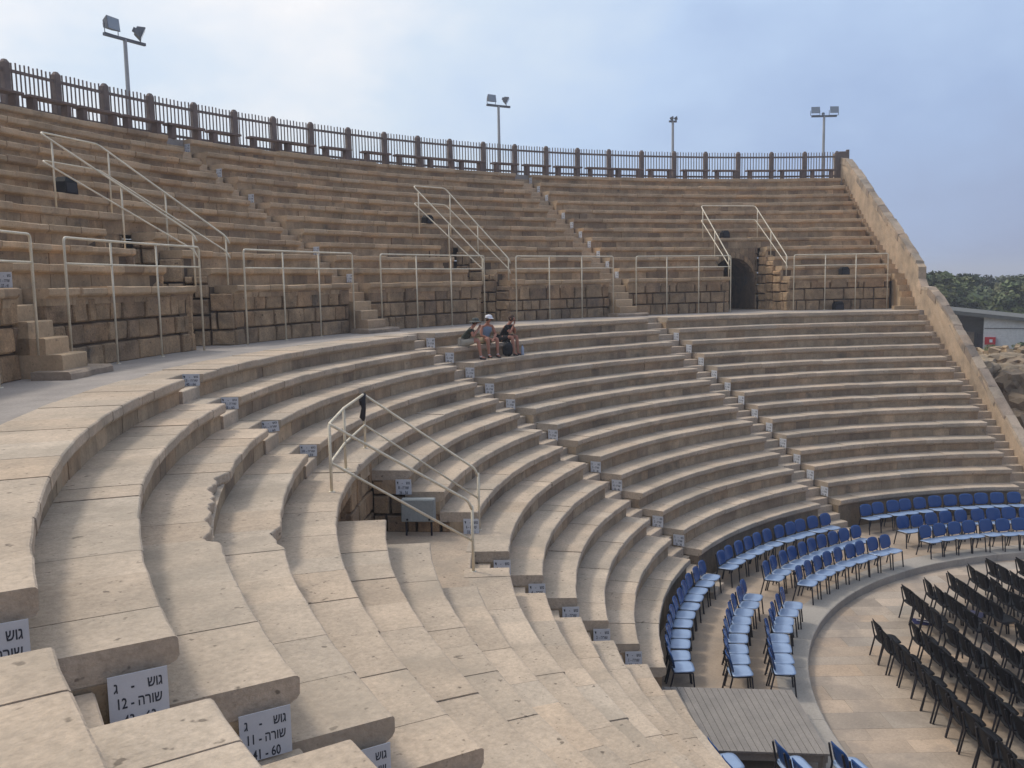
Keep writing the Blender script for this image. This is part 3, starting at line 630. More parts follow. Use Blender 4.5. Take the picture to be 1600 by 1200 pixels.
def sign(P, a, z, n_row, letter, seats, label, group, wd=.31, hg=.30, tilt=0, facing=1):
    """board on the end face of a bench: P at its centre, a = azimuth of the end face; faces toward +azimuth"""
    t = thing('row_sign', label, 'sign', P, group)
    X = Vector((-cos(a), -sin(a), 0)); Z = Vector((0, 0, 1)); Y = Vector((-sin(a), cos(a), 0))   # X reading direction (towards the stage), Y out of the face
    R_ = Matrix((X, Z, Y)).transposed().to_3x3()
    if tilt: R_ = R_ @ Matrix.Rotation(tilt, 3, 'Z')
    mb = MB(); b = .006
    pts = [(-wd / 2, -hg / 2), (wd / 2, -hg / 2), (wd / 2, hg / 2 - .02 * (tilt != 0)), (-wd / 2 + .0, hg / 2)]
    V = [Vector(P) + R_ @ Vector((x, y, 0)) for x, y in pts] + [Vector(P) + R_ @ Vector((x, y, .007)) for x, y in pts]
    mb.add(V, [(3, 2, 1, 0), (4, 5, 6, 7), (0, 1, 5, 4), (1, 2, 6, 5), (2, 3, 7, 6), (3, 0, 4, 7)])
    obj('board', mb, WHITE, t)
    me = text_mesh('%s    -    שוג\n%s - הרוש\n%s' % (letter, n_row, seats))
    o = bpy.data.objects.new('lettering', me); link(o); o.parent = t; o.matrix_local = (R_.to_4x4()); o.location = R_ @ Vector((0, 0, .0085))
    for c_ in (0,): o.scale = (wd / .31 * .68, hg / .30 * .98, 1)
    return t
seatn = {13: '45 - 66', 12: '43 - 63', 11: '41 - 60', 10: '39 - 59', 9: '65 - 67', 8: '36 - 56', 7: '55 - 52', 6: '33 - 51', 5: '31 - 48', 4: '30 - 46', 3: '28 - 43', 2: '27 - 41', 1: '25 - 38'}
def lab_sign(i, where): return 'white row sign on the %s bench end down the %s' % (ORD[i], where)
cfg = {'D': ([14, 13, 12, 11, 10], 'ג', 'left foreground steps', .0), 'C': ([14, 13, 12, 11, 9, 7, 6, 5, 4, 3, 2], 'ד', 'steps by the railed opening', .0), 'B': ([14, 13, 12, 11, 10, 8, 6, 5, 3, 2], 'ה', 'middle steps beside the seated people', 0), 'A': ([13, 12, 11, 10, 9, 8, 7, 6, 5, 4, 3, 2], 'ו', 'right-hand steps above the blue chairs', 0)}
for s, (ks, let, where, _) in cfg.items():
    for i, k in enumerate(ks):
        rc = RL[k] + (.21 if s == 'D' else .12); zc = ZL[k] - .135 - .15; hg = .29; wd = .30
        a = s_az(s, k, rc, -1)
        if s == 'C' and k >= 11: zc = ZL[k] - .105; hg = .2; rc = RL[k] + .19
        if s == 'C' and k in (7, 9): a = D2R(-48.0)
        if s == 'C' and k in (7, 9): zc = ZL[k] - (.30 if k == 9 else .25)
        P = P3(rc, a + .012 / rc + .0006 + (.03 / rc if s == 'C' and k in (7, 9) else 0), zc)
        sign(P, a, 0, k - 1, let, seatn[k - 1], lab_sign(i + 1, where), 'row signs on the lower bench ends', wd, hg, tilt=(.12 if (s, k) == ('C', 12) else 0))
ucfg = {'C': ([2], 'ד', 'the far left steps behind the railing'), 'B': ([12, 10, 8, 4, 2], 'ה', 'the upper steps left of centre'), 'A': ([12, 11, 10, 8, 7, 6, 5, 4, 3, 2], 'ו', 'the upper steps in the middle')}
for s, (ls, let, where) in ucfg.items():
    for i, l in enumerate(ls):
        rc = RU(l) + .12; a = u_az(s, rc, -1)
        sign(P3(rc, a + .015 / rc, ZU(l) - .29), a, 0, l - 1, let, seatn.get(l, '40 - 57') if l < 13 else '40 - 57', 'white row sign on the %s signed end down %s' % (ORD[i + 1], where), 'row signs on the upper bench ends', .25, .27)

# ---------------------------------------------------------------- wooden fence and benches on the top
FAZ = [-56.0, -59.1, -62.21, -65.31, -68.45, -71.6, -74.82, -77.94, -81.09, -84.24, -87.51, -90.75, -93.83, -96.84, -100.03, -103.07, -106.13, -109.21, -112.3, -115.51, -118.71, -121.77, -124.92, -128.1, -131.23, -134.2]
RF = 31.95; ZT = 11.80
ft = thing('fence', 'long dark timber fence with thick posts along the top of the seating', 'fence', P3(RF, D2R(-95), ZT))
for a in FAZ:
    a = D2R(a); mb = MB(); R_ = Matrix.Rotation(a, 3, 'Z'); wdt = .21
    mb.bbox(P3(RF, a, ZT + .70), (.2, wdt, 1.40), .02, R_)
    mb.add([Vector(P3(RF, a, 0)) + R_ @ Vector(q) for q in ((-.08, -.085, ZT + 1.40), (.08, -.085, ZT + 1.40), (.08, .085, ZT + 1.40), (-.08, .085, ZT + 1.40), (-.04, -.045, ZT + 1.47), (.04, -.045, ZT + 1.47), (.04, .045, ZT + 1.47), (-.04, .045, ZT + 1.47))], [(0, 1, 5, 4), (1, 2, 6, 5), (2, 3, 7, 6), (3, 0, 4, 7), (4, 5, 6, 7)])
    obj('fence_post', mb, WOODF, ft)
for a, b in zip(FAZ[:-1], FAZ[1:]):
    a, b = D2R(a), D2R(b); pa, pb = P3(RF, a, 0), P3(RF, b, 0); mb = MB(); d = (pb - pa); n = 10; R_ = Matrix.Rotation(atan2(d.y, d.x), 3, 'Z'); ln = d.length
    for q in range(n):
        p = pa + d * ((q + 1) / (n + 1) * .93 + .035); hgt = 1.36 + rng.uniform(-.015, .015); mb.box((p.x, p.y, ZT + .06 + hgt / 2), (.032, .032, hgt), R_)
    for z in (ZT + 1.19, ZT + .22): mb.box(((pa + pb) / 2 + Vector((0, 0, z))), (ln - .2, .045, .085), R_)
    obj('fence_panel', mb, WOODF, ft)
mb = MB(); R_ = Matrix.Rotation(D2R(-134.9), 3, 'Z'); mb.bbox(P3(31.9, D2R(-134.75), ZT + .72), (.1, .42, 1.44), .01, R_); mb.bbox(P3(31.9, D2R(-135.15), ZT + .76), (.16, .14, 1.52), .01, R_); obj('end_board', mb, WOODF, ft)
for q, (a, b) in enumerate(zip(FAZ[:-1], FAZ[1:])):
    c = D2R((a + b) / 2 + rng.uniform(-.25, .25)); p = P3(31.42, c, ZT)
    if q > 24: continue
    t = thing('bench', 'low dark timber bench against the top fence, %s from the left' % ORD[q + 1], 'bench', p, 'low benches along the top fence')
    R_ = Matrix.Rotation(c + pi / 2, 3, 'Z'); L_ = rng.uniform(1.35, 1.6); mb = MB(); mb.bbox(p + Vector((0, 0, .46)), (L_, .34, .075), .01, R_); obj('seat', mb, WOODB, t)
    for sx in (-1, 1): mb = MB(); mb.bbox(p + R_ @ Vector((sx * (L_ / 2 - .22), 0, .21)), (.15, .26, .42), .01, R_); obj('leg', mb, WOODB, t)

# ---------------------------------------------------------------- floodlight masts
def mast(az, ztop, label, heads, bar=1.6, barang=None):
    a = D2R(az); p = P3(32.35, a, ZT); t = thing('floodlight_mast', label, 'floodlight', p, 'floodlight masts along the top fence')
    mb = MB(); mb.tube([p, P3(32.35, a, ztop)], [.075, .06], 10); mb.lathe([(0, .02), (.16, .02), (.16, 0)], p, 12); obj('pole', mb, GALV, t, smooth=False)
    T = Vector((sin(a), -cos(a), 0)) if barang is None else Vector((cos(barang), sin(barang), 0)); top = P3(32.35, a, ztop)
    if bar: mb = MB(); mb.box(top, (bar, .09, .09), Matrix.Rotation(atan2(T.y, T.x), 3, 'Z')); obj('crossbar', mb, LAMPG, t)
    for (off, yaw, pit, sc_) in heads:
        c = top + T * off + Vector((0, 0, .34 * sc_ + .02)); R_ = Matrix.Rotation(a + pi / 2 + yaw, 3, 'Z') @ Matrix.Rotation(pit, 3, 'X')
        mb = MB(); f = .27 * sc_; bk = .17 * sc_
        V = [Vector(q) for q in ((-f, .1 * sc_, -f * .75), (f, .1 * sc_, -f * .75), (f, .1 * sc_, f * .75), (-f, .1 * sc_, f * .75), (-bk, -.16 * sc_, -bk * .7), (bk, -.16 * sc_, -bk * .7), (bk, -.16 * sc_, bk * .7), (-bk, -.16 * sc_, bk * .7))]
        mb.add([c + R_ @ v for v in V], [(0, 1, 2, 3), (4, 7, 6, 5), (0, 4, 5, 1), (1, 5, 6, 2), (2, 6, 7, 3), (3, 7, 4, 0)])
        mb.box(c + R_ @ Vector((0, -.2 * sc_, 0)), (.16 * sc_, .1 * sc_, .14 * sc_), R_)
        h = obj('floodlight', mb, LAMPG, t)
        mb = MB(); mb.box(c + R_ @ Vector((0, .105 * sc_, 0)), (f * 1.86, .012, f * 1.4), R_); obj('glass', mb, GLASS, h)
        mb = MB()
        for sx in (-1, 1): mb.tube([top + T * off + R_ @ Vector((sx * f * 1.08, 0, 0)) * 1.0 + Vector((0, 0, .05)), c + R_ @ Vector((sx * f * 1.08, 0, 0))], .014, 5)
        mb.tube([top + T * off + R_ @ Vector((-f * 1.08, 0, 0)) + Vector((0, 0, .05)), top + T * off + R_ @ Vector((f * 1.08, 0, 0)) + Vector((0, 0, .05))], .014, 5)
        obj('bracket', mb, LAMPG, h)
mast(-70.7, 14.93, 'floodlight mast with two lamps behind the fence at the left', [(-.5, .15, .1, 1), (.62, .9, -.45, .95)])
mast(-102.0, 15.02, 'floodlight mast with two lamps near the middle of the fence', [(-.38, .1, .15, .82), (.42, 1.0, -.5, .8)], 1.25)
mast(-118.9, 14.80, 'slim mast with one small side-mounted lamp cluster', [(-.05, 1.5, .1, .42), (.18, 1.3, .2, .42)], .4)
mast(-133.2, 15.10, 'floodlight mast with two lamps beside the right end of the fence', [(-.46, -.1, .1, .8), (.5, .0, .1, .82), (-.05, .6, 0, .3)], 1.3)

# black boxes
for (az, r, z, lab, sc_) in ((-56.6, 27.55, ZU(6), 'black loudspeaker on the seats over the leftmost passage', .85), (-88.2, 27.5, ZU(6), 'black loudspeaker on the seats over the middle passage', .68), (-119.2, 26.97, ZU(5), 'small black loudspeaker on the seats over the dark arch', .7),
                        (-129.5, 24.7, ZU(1), 'black loudspeaker on the ledge behind the right end railing', .75), (-128.3, 24.1, ZW, 'black loudspeaker on the walkway below the right end railing', .8)):
    p = P3(r, D2R(az), z); R_ = Matrix.Rotation(D2R(az) + pi / 2, 3, 'Z'); t = thing('loudspeaker', lab, 'speaker', p, 'black loudspeakers on the stonework')
    mb = MB(); w0, h0 = .25 * sc_, .46 * sc_
    V = [Vector(q) for q in ((-w0, -.17, 0), (w0, -.17, 0), (w0, .17, 0), (-w0, .17, 0), (-w0 * .95, -.16, h0 * .7), (w0 * .95, -.16, h0 * .7), (w0 * .95, .16, h0 * .7), (-w0 * .95, .16, h0 * .7), (-w0 * .6, -.12, h0), (w0 * .6, -.12, h0), (w0 * .6, .12, h0), (-w0 * .6, .12, h0))]
    mb.add([p + R_ @ v for v in V], [(3, 2, 1, 0), (0, 1, 5, 4), (1, 2, 6, 5), (2, 3, 7, 6), (3, 0, 4, 7), (4, 5, 9, 8), (5, 6, 10, 9), (6, 7, 11, 10), (7, 4, 8, 11), (8, 9, 10, 11)]); obj('cabinet', mb, BLACK, t)
    mb = MB(); mb.box(p + R_ @ Vector((0, .172, h0 * .36)), (w0 * 1.6, .01, h0 * .55), R_); obj('grille', mb, LEGM, t)

# ---------------------------------------------------------------- orchestra floors
OC = Vector((.786, .35, 0)); ORR = 10.45
FLAG = mat('orchestra_flagstone', (.40, .325, .255), var=.2, spots=.2, bump=.3, bscale=12, stain=(.27, .225, .185), stain_scale=.9, stain_th=(.5, .7))
mb = MB(); na = 150
a0_, a1_ = D2R(26), D2R(-150)
V = []; F = []
def rout(a): return 14.3
def rin(a):   # ray from origin to kerb circle
    u = Vector((cos(a), sin(a), 0)); b = u.dot(OC); return b + sqrt(b * b - OC.length_squared + (ORR + .02) ** 2)
for q in range(na + 1):
    a = a0_ + (a1_ - a0_) * q / na
    V += [P3(rin(a) + .62, a, FLOOR), P3(14.6, a, FLOOR)]
for q in range(na): F.append((q * 2, q * 2 + 1, q * 2 + 3, q * 2 + 2))
mb.add(V, F, (.96, .93, .9)); obj('chair_terrace_floor', mb, FLAG, kind='structure')
mb = MB(); q = 0; a = a0_
while a > a1_:
    b = max(a1_, a - rng.uniform(1.0, 2.2) / 10.5); n = max(2, int((a - b) * 25)); V = []; F = []; c = 1 + rng.gauss(0, .05)
    if D2R(-37.5) > b > D2R(-43.5): c = 1.25
    prof = [(.64, 0), (.02, 0), (0, -.012), (0, -.25), (.64, -.25)]
    for i in range(n + 1):
        aa = a - .0004 + (b - a + .0008) * i / n
        for (dr, dz) in prof: V.append(P3(rin(aa) + dr, aa, FLOOR + .003 + dz))
    m_ = len(prof)
    for i in range(n):
        for j in range(m_): F.append((i * m_ + j, i * m_ + (j + 1) % m_, (i + 1) * m_ + (j + 1) % m_, (i + 1) * m_ + j))
    F += [tuple(range(m_)), tuple(n * m_ + j for j in range(m_ - 1, -1, -1))]
    mb.add(V, F, (c, c * .99, c * .97)); a = b
obj('kerb', mb, KERB, kind='structure')
# rectangular slabs of the orchestra floor
mb = MB(); ang = D2R(-44 + 12); X_ = Vector((cos(ang), sin(ang), 0)); Y_ = Vector((-sin(ang), cos(ang), 0)); y = -13
ang2 = -2.3226 + pi / 2
X_ = Vector((cos(ang2), sin(ang2), 0)); Y_ = Vector((-sin(ang2), cos(ang2), 0))
y = -13.0
while y < 13:
    hh = rng.uniform(.38, .62); x = -13 + rng.uniform(0, 1)
    while x < 13:
        ll = rng.uniform(.6, 1.7); c = OC + X_ * (x + ll / 2) + Y_ * (y + hh / 2)
        if (c - OC).length < ORR + .9:
            g = 1 + rng.gauss(0, .09); w_ = rng.gauss(0, .035); R_ = Matrix.Rotation(ang2, 3, 'Z'); dz = rng.uniform(-.001, .001)
            mb.box((c.x, c.y, PIT - .05 + dz), (ll - .004, hh - .004, .1), R_, (g * (1 + w_), g, g * (1 - w_)))
        x += ll
    y += hh
obj('orchestra_floor', mb, FLAG, kind='structure')
# wooden deck
t = thing('platform', 'grey weathered timber deck beside the bottom steps and blue chairs', 'platform', (9.4, -8.0, FLOOR))
c1, c2, c3, c4 = [Vector((*q, -.6)) for q in ((9.48, -9.77), (7.93, -8.01), (9.52, -6.43), (10.76, -7.84))]
c1 = c1 + (c1 - c2) * .15; c4 = c4 + (c4 - c3) * .3; n = 22
for q in range(n):
    f0, f1 = q / n, (q + 1) / n; g = .0018
    a_, b_ = c1.lerp(c2, f0 + g), c1.lerp(c2, f1 - g); d_, e_ = c4.lerp(c3, f0 + g), c4.lerp(c3, f1 - g)
    mb = MB(); dn = Vector((0, 0, -.035)); mb.hexa([a_ + dn, d_ + dn, e_ + dn, b_ + dn], [a_, d_, e_, b_], (1 + rng.gauss(0, .025),) * 3); obj('plank', mb, PLANK, t)
mb = MB()
for f in (.04, .5, .96):
    p0, p1 = c1.lerp(c4, f), c2.lerp(c3, f); R_ = Matrix.Rotation(atan2((p1 - p0).y, (p1 - p0).x), 3, 'Z'); mb.box((p0 + p1) / 2 + Vector((0, 0, -.11)), ((p1 - p0).length * .98, .07, .14), R_)
obj('joist', mb, PLANK, t)
for p in (c1, c2, c3, c4):
    ctr = (c1 + c2 + c3 + c4) / 4; q_ = p.lerp(ctr, .08); mb = MB(); mb.box((q_.x, q_.y, -.82), (.09, .09, .36)); obj('leg', mb, PLANK, t)

# ---------------------------------------------------------------- chairs
def shell(W, H, curve, thick, nx=9, ny=9, power=4.5, dish=0):
    """rounded-rectangle curved sheet in local x (width), y (height): returns point function grids"""
    top = []; bot = []
    for j in range(ny + 1):
        for i in range(nx + 1):
            u, v = 2 * i / nx - 1, 2 * j / ny - 1
            m_ = max(abs(u), abs(v)); l = (abs(u) ** power + abs(v) ** power) ** (1 / power)
            f = m_ / l if l > 0 else 1
            x, y = u * f * W / 2, v * f * H / 2; z = curve * (x / (W / 2)) ** 2 + dish * (y / (H / 2)) ** 2
            e = thick / 2 * (1 - .6 * m_ ** 6)
            top.append((x, y, z + e)); bot.append((x, y, z - e))
    V = top + bot; F = []; n = nx + 1; o = len(top)
    for j in range(ny):
        for i in range(nx):
            a = j * n + i; F.append((a, a + 1, a + n + 1, a + n)); F.append((o + a, o + a + n, o + a + n + 1, o + a + 1))
    br = [i for i in range(n)] + [j * n + nx for j in range(1, ny + 1)] + [ny * n + i for i in range(nx - 1, -1, -1)] + [j * n for j in range(ny - 1, 0, -1)]
    for q in range(len(br)): a, b = br[q], br[(q + 1) % len(br)]; F.append((b, a, o + a, o + b))
    return V, F
def make_chair(name, seatm, backm, label, group, cat='chair', black=False):
    t = thing(name, label, cat, (0, 0, 0), group)      # faces +x, origin on the floor
    V, F = shell(.49, .44, .012, .035, dish=-.006); mb = MB(); Rm = Matrix.Rotation(radians(-3), 3, 'Y')
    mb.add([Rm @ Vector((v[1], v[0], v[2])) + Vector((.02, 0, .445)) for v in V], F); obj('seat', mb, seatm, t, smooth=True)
    V, F = shell(.47, .37 if not black else .40, .04, .024, power=3.4 if not black else 4.2); mb = MB()
    tl = radians(14)
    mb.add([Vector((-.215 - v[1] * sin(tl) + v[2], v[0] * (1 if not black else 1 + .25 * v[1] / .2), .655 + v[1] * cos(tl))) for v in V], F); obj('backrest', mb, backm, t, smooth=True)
    for sy in (-1, 1):
        y = .222 * sy
        mb = MB(); mb.tube([(.19, y, .43), (.235, y * 1.06, 0)], .017, 6); obj('leg', mb, LEGM, t)
        mb = MB(); mb.tube(smooth_path([(-.262, y * .82, .78), (-.20, y * .9, .50), (-.17, y, .43), (-.265, y * 1.06, 0)], .04, 3), .017, 6); obj('leg', mb, LEGM, t)
    mb = MB()
    for y in (-.222, .222): mb.tube([(.2, y, .425), (-.17, y, .425)], .011, 6)
    for x in (.18, -.15): mb.tube([(x, -.222, .422), (x, .222, .422)], .010, 6)
    obj('frame', mb, LEGM, t)
    return t
used = set()
def place(proto, x, y, z, yaw, label, group):
    c = proto if proto.name not in used else copy_tree(proto)
    used.add(proto.name); c.location = (x, y, z); c.rotation_euler = (0, 0, yaw); c['label'] = label; c['group'] = group; return c
crng = random.Random(9)
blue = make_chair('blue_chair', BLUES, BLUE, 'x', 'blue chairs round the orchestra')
def arc_chairs(block, rowname, r0, r1, az0, step, n, order):
    for i in range(n):
        f = i / max(1, n - 1); r = r0 + (r1 - r0) * f + crng.gauss(0, .012); a = D2R(az0 - step * i + crng.gauss(0, .09))
        p = P3(r, a, 0); place(blue, p.x, p.y, FLOOR, a + pi + crng.gauss(0, .035), 'blue chair, %s %s in the %s row of the %s block' % (ORD[i + 1], order, rowname, block), 'blue plastic chairs')
for rn_, r0, r1, az0, st, n in (('back', 13.19, 13.18, -49.1, 2.40, 11), ('middle', 12.08, 11.9, -48.6, 2.48, 9), ('front', 11.28, 10.98, -49.1, 2.62, 8)): arc_chairs('left', rn_, r0, r1, az0, st, n, 'counted up from the deck')
for rn_, r0, r1, az0, st, n in (('back', 13.06, 12.85, -77.5, 2.32, 11), ('middle', 11.78, 11.5, -76.6, 2.46, 10), ('front', 10.98, 10.45, -76.5, 2.66, 9)): arc_chairs('middle', rn_, r0, r1, az0, st, n, 'from the left')
for rn_, r0, r1, az0, st, n in (('back', 12.97, 13.1, -108.9, 2.40, 12), ('middle', 11.40, 11.2, -108.4, 2.62, 10), ('front', 10.43, 10.05, -107.1, 2.80, 8)): arc_chairs('right', rn_, r0, r1, az0, st, n, 'from the left')
for rn_, r0, az0, st in (('left', 13.24, -34.0, 2.4), ('middle', 12.26, -32.7, 2.5), ('right', 11.44, -31.6, 2.7)):
    for i in range(2):
        a = D2R(az0 + st * i); p = P3(r0, a, 0); place(blue, p.x, p.y, FLOOR, a + pi, 'blue chair at the bottom edge below the deck, %s' % (rn_ + ('most of the three' if rn_ != 'middle' else ' one of the three') if i == 0 else rn_ + ' row, just out of frame'), 'blue plastic chairs')
blk = make_chair('black_chair', BLACK, BLACK, 'x', 'black chairs', black=True)
dd = Vector((.695, .719, 0)); nn_ = Vector((-.719, .695, 0))
Mi = M.inverted()
def px(p):
    q = Mi @ Vector(p); return (800 + 1401.55 * q.x / -q.z, 600 - 1401.55 * q.y / -q.z)
def blk_row(t_, s_list, nm):
    for i, s_ in enumerate(s_list):
        p = dd * (s_ + crng.gauss(0, .012)) + nn_ * (t_ + crng.gauss(0, .02)); u, v = px((p.x, p.y, PIT + .4))
        if u > 1680 or v > 1290: continue
        place(blk, p.x, p.y, PIT, atan2(nn_.y, nn_.x) + crng.gauss(0, .08), 'black chair, %s from the upper left in the %s' % (ORD[i + 1], nm), 'black plastic chairs')
# offset from backrest top to chair origin is about .28 m forward
for j, t_ in enumerate((-8.78, -8.04, -7.30, -6.57, -5.83, -5.1)):
    blk_row(t_ + .28, [-2.86 + .1 * min(j, 2) + .505 * q for q in range(17)], '%s row of the nearer black block' % ORD[j + 1])
for j, (t_, s_) in enumerate(((-7.25, -4.99), (-6.52, -5.45), (-5.78, -5.92), (-5.02, -6.45), (-4.28, -6.92), (-3.5, -6.95), (-2.76, -7.2))):
    n = int((-3.45 - s_) / .5) + 1; blk_row(t_ + .28, [s_ + .5 * q for q in range(n)], '%s row of the farther black block' % ORD[j + 1])
# banner lying on the floor
mb = MB(); P_ = [(1.44, -8.62), (1.26, -7.92), (1.52, -7.86), (1.76, -8.36)]; V = []; F = []; n = 8
for i in range(n + 1):
    for j in range(5):
        u, v = i / n, j / 4; a = Vector((*P_[0], 0)).lerp(Vector((*P_[1], 0)), u); b = Vector((*P_[3], 0)).lerp(Vector((*P_[2], 0)), u); p = a.lerp(b, v); V.append((p.x, p.y, PIT + .012 + .018 * abs(noise.noise((u * 5, v * 4, 1)))))
for i in range(n):
    for j in range(4): F.append((i * 5 + j, i * 5 + j + 1, (i + 1) * 5 + j + 1, (i + 1) * 5 + j))
bt = thing('banner', 'dark blue cloth banner lying flat under the black chairs', 'banner', (1.5, -8.3, PIT))
mb.add(V, F); ob = obj('cloth', mb, NAVY, bt, recalc=False)
mb = MB(); a_, b_ = Vector((1.50, -8.42, PIT + .034)), Vector((1.45, -8.12, PIT + .034)); d = (b_ - a_); w_ = Vector((.05, .01, 0))
mb.add([a_, b_, b_ + w_, a_ + w_], [(0, 1, 2, 3)]); obj('white_mark', mb, CAPW, bt)
for (x, y, sc_, lb) in ((-.05, -7.75, .3, 'crumpled blue and white cloth on the floor between the black chairs'),):
    mb = MB(); V = []; F = []
    for i in range(13):
        for j in range(9):
            u, v = i / 12, j / 8; V.append((x + u * .5, y + v * .35, PIT + .02 + .09 * abs(noise.noise((u * 4, v * 4, 3))) * (1 - abs(2 * u - 1) ** 4)))
    for i in range(12):
        for j in range(8): F.append((i * 9 + j, i * 9 + j + 1, (i + 1) * 9 + j + 1, (i + 1) * 9 + j))
    mb.add(V, F); obj('crumpled_cloth', mb, plain('lavender_cloth', (.25, .25, .42)), recalc=False, smooth=True, label=lb, cat='cloth')

# ---------------------------------------------------------------- people
def skin(name, nodes, edges, mat_, parent, root=0, sub=2, extra=None):
    """nodes: {key:(pos, radius)} -> one continuous skinned surface"""
    keys = list(nodes); idx = {k: i for i, k in enumerate(keys)}
    me = bpy.data.meshes.new(name); me.from_pydata([tuple(nodes[k][0]) for k in keys], [(idx[a], idx[b]) for a, b in edges], [])
    o = bpy.data.objects.new(name, me); link(o); sk = o.modifiers.new('s', 'SKIN'); sk.branch_smoothing = .6
    for i, k in enumerate(keys):
        r = nodes[k][1]; me.skin_vertices[0].data[i].radius = r if isinstance(r, tuple) else (r, r); me.skin_vertices[0].data[i].use_root = (i == root)
    ss = o.modifiers.new('u', 'SUBSURF'); ss.levels = sub; ss.render_levels = sub
    dg = bpy.context.evaluated_depsgraph_get(); m2 = bpy.data.meshes.new_from_object(o.evaluated_get(dg)); bpy.data.objects.remove(o)
    m2.materials.clear(); m2.materials.append(mat_); m2.polygons.foreach_set('use_smooth', [True] * len(m2.polygons)); m2.name = name
    o = bpy.data.objects.new(name, m2); link(o); o.parent = parent; return o
def person(loc, yaw, label, pose, shirt, shorts, hat, hatm, sleeves):
    """seated figure, local x forward; origin on the seat under the hips"""
    t = thing('person', label, 'person', loc, 'people sitting on the stone seats'); t.rotation_euler = (0, 0, yaw); t.scale = (1.08, 1.08, 1.08)
    V3 = lambda *a: Vector(a)
    hp = V3(0, 0, .10); lean = pose['lean']; ch = V3(.38 * sin(lean), 0, .10 + .40 * cos(lean)); sh = V3(.47 * sin(lean), 0, .10 + .47 * cos(lean)); nk = sh + V3(.05, 0, .07); hd = nk + V3(.055, 0, .10); tp_ = nk + V3(.05, 0, .19)
    nd = {'hip': (hp, (.145, .12)), 'waist': (hp.lerp(ch, .5), (.135, .105)), 'chest': (ch, (.155, .11)), 'neck0': (sh + V3(.02, 0, .03), .062), 'neck': (nk + V3(0, 0, .01), .054), 'jaw': (nk + V3(.04, 0, .055), (.066, .07)), 'head': (hd + V3(0, 0, .015), (.078, .09)), 'crown': (tp_, (.055, .065)),
          'nose': (hd + V3(.103, 0, -.012), .012)}
    eg = [('hip', 'waist'), ('waist', 'chest'), ('chest', 'neck0'), ('neck0', 'neck'), ('neck', 'jaw'), ('jaw', 'head'), ('head', 'crown'), ('head', 'nose')]
    cl = {}
    for sd, nm in ((1, 'l'), (-1, 'r')):
        kn = V3(*pose['knee_' + nm]); an = V3(*pose['foot_' + nm]); hj = V3(.03, .10 * sd, .085)
        nd['hj' + nm] = (hj, .092); nd['th' + nm] = (hj.lerp(kn, .5), .078); nd['kn' + nm] = (kn, .058); nd['cf' + nm] = (kn.lerp(an, .35), .053); nd['an' + nm] = (an, .034)
        toe = an + V3(.12, 0, -.035); nd['toe' + nm] = (toe, .03)
        eg += [('hip', 'hj' + nm), ('hj' + nm, 'th' + nm), ('th' + nm, 'kn' + nm), ('kn' + nm, 'cf' + nm), ('cf' + nm, 'an' + nm), ('an' + nm, 'toe' + nm)]
        sj = sh + V3(-.01, .175 * sd, -.03); el = V3(*pose['elbow_' + nm]); wr = V3(*pose['hand_' + nm]); 
        nd['sj' + nm] = (sj, .055); nd['el' + nm] = (el, .040); nd['fa' + nm] = (el.lerp(wr, .35), .038); nd['wr' + nm] = (wr, .025)
        hd_ = (wr - el).normalized(); pm = wr + hd_ * .055; nd['pm' + nm] = (pm, (.034, .018))
        eg += [('chest', 'sj' + nm), ('sj' + nm, 'el' + nm), ('el' + nm, 'fa' + nm), ('fa' + nm, 'wr' + nm), ('wr' + nm, 'pm' + nm)]
        side = hd_.cross(V3(0, 0, 1)).normalized() if abs(hd_.z) < .95 else V3(0, 1, 0); curl = pose.get('curl', V3(0, 0, -1))
        for q, (o_, ln) in enumerate(((-.024, .062), (-.008, .07), (.008, .066), (.023, .052))):
            f1 = pm + side * o_ + hd_ * .045; f2 = f1 + hd_ * ln * .5 + curl * ln * .15; f3 = f2 + hd_ * ln * .3 + curl * ln * .4
            for z_, (a_, rr) in enumerate(((f1, .0095), (f2, .0088), (f3, .0072))): nd['f%s%d%d' % (nm, q, z_)] = (a_, rr)
            eg += [('pm' + nm, 'f%s%d0' % (nm, q)), ('f%s%d0' % (nm, q), 'f%s%d1' % (nm, q)), ('f%s%d1' % (nm, q), 'f%s%d2' % (nm, q))]
        th = wr + hd_ * .025 + side * (-.035); th2 = th + hd_ * .035 - side * .012; nd['t1' + nm] = (th, .011); nd['t2' + nm] = (th2, .009); eg += [('wr' + nm, 't1' + nm), ('t1' + nm, 't2' + nm)]
    body = skin('body', nd, eg, SKIN, t)
    # ears, eyes and mouth are small reliefs on the head
    # shirt
    s = {'a': (hp + V3(0, 0, .03), (.165, .14)), 'b': (hp.lerp(ch, .5), (.16, .13)), 'c': (ch, (.178, .13)), 'd': (sh + V3(.01, 0, .015), (.085, .075))}; e = [('a', 'b'), ('b', 'c'), ('c', 'd')]
    for sd, nm in ((1, 'l'), (-1, 'r')):
        sj = nd['sj' + nm][0]; el = nd['el' + nm][0]; s['s' + nm] = (sj, .07 if sleeves else .045); e.append(('c', 's' + nm))
        if sleeves: s['e' + nm] = (sj.lerp(el, .62), .058); e.append(('s' + nm, 'e' + nm))
    skin('shirt', s, e, shirt, t)
    s = {'a': (hp + V3(0, 0, -.015), (.165, .135))}; e = []
    for sd, nm in ((1, 'l'), (-1, 'r')):
        hj, kn = nd['hj' + nm][0], nd['kn' + nm][0]; s['h' + nm] = (hj, .108); s['t' + nm] = (hj.lerp(kn, .5), .096); s['k' + nm] = (hj.lerp(kn, pose.get('short', .82)), .085); e += [('a', 'h' + nm), ('h' + nm, 't' + nm), ('t' + nm, 'k' + nm)]
    skin('shorts', s, e, shorts, t)
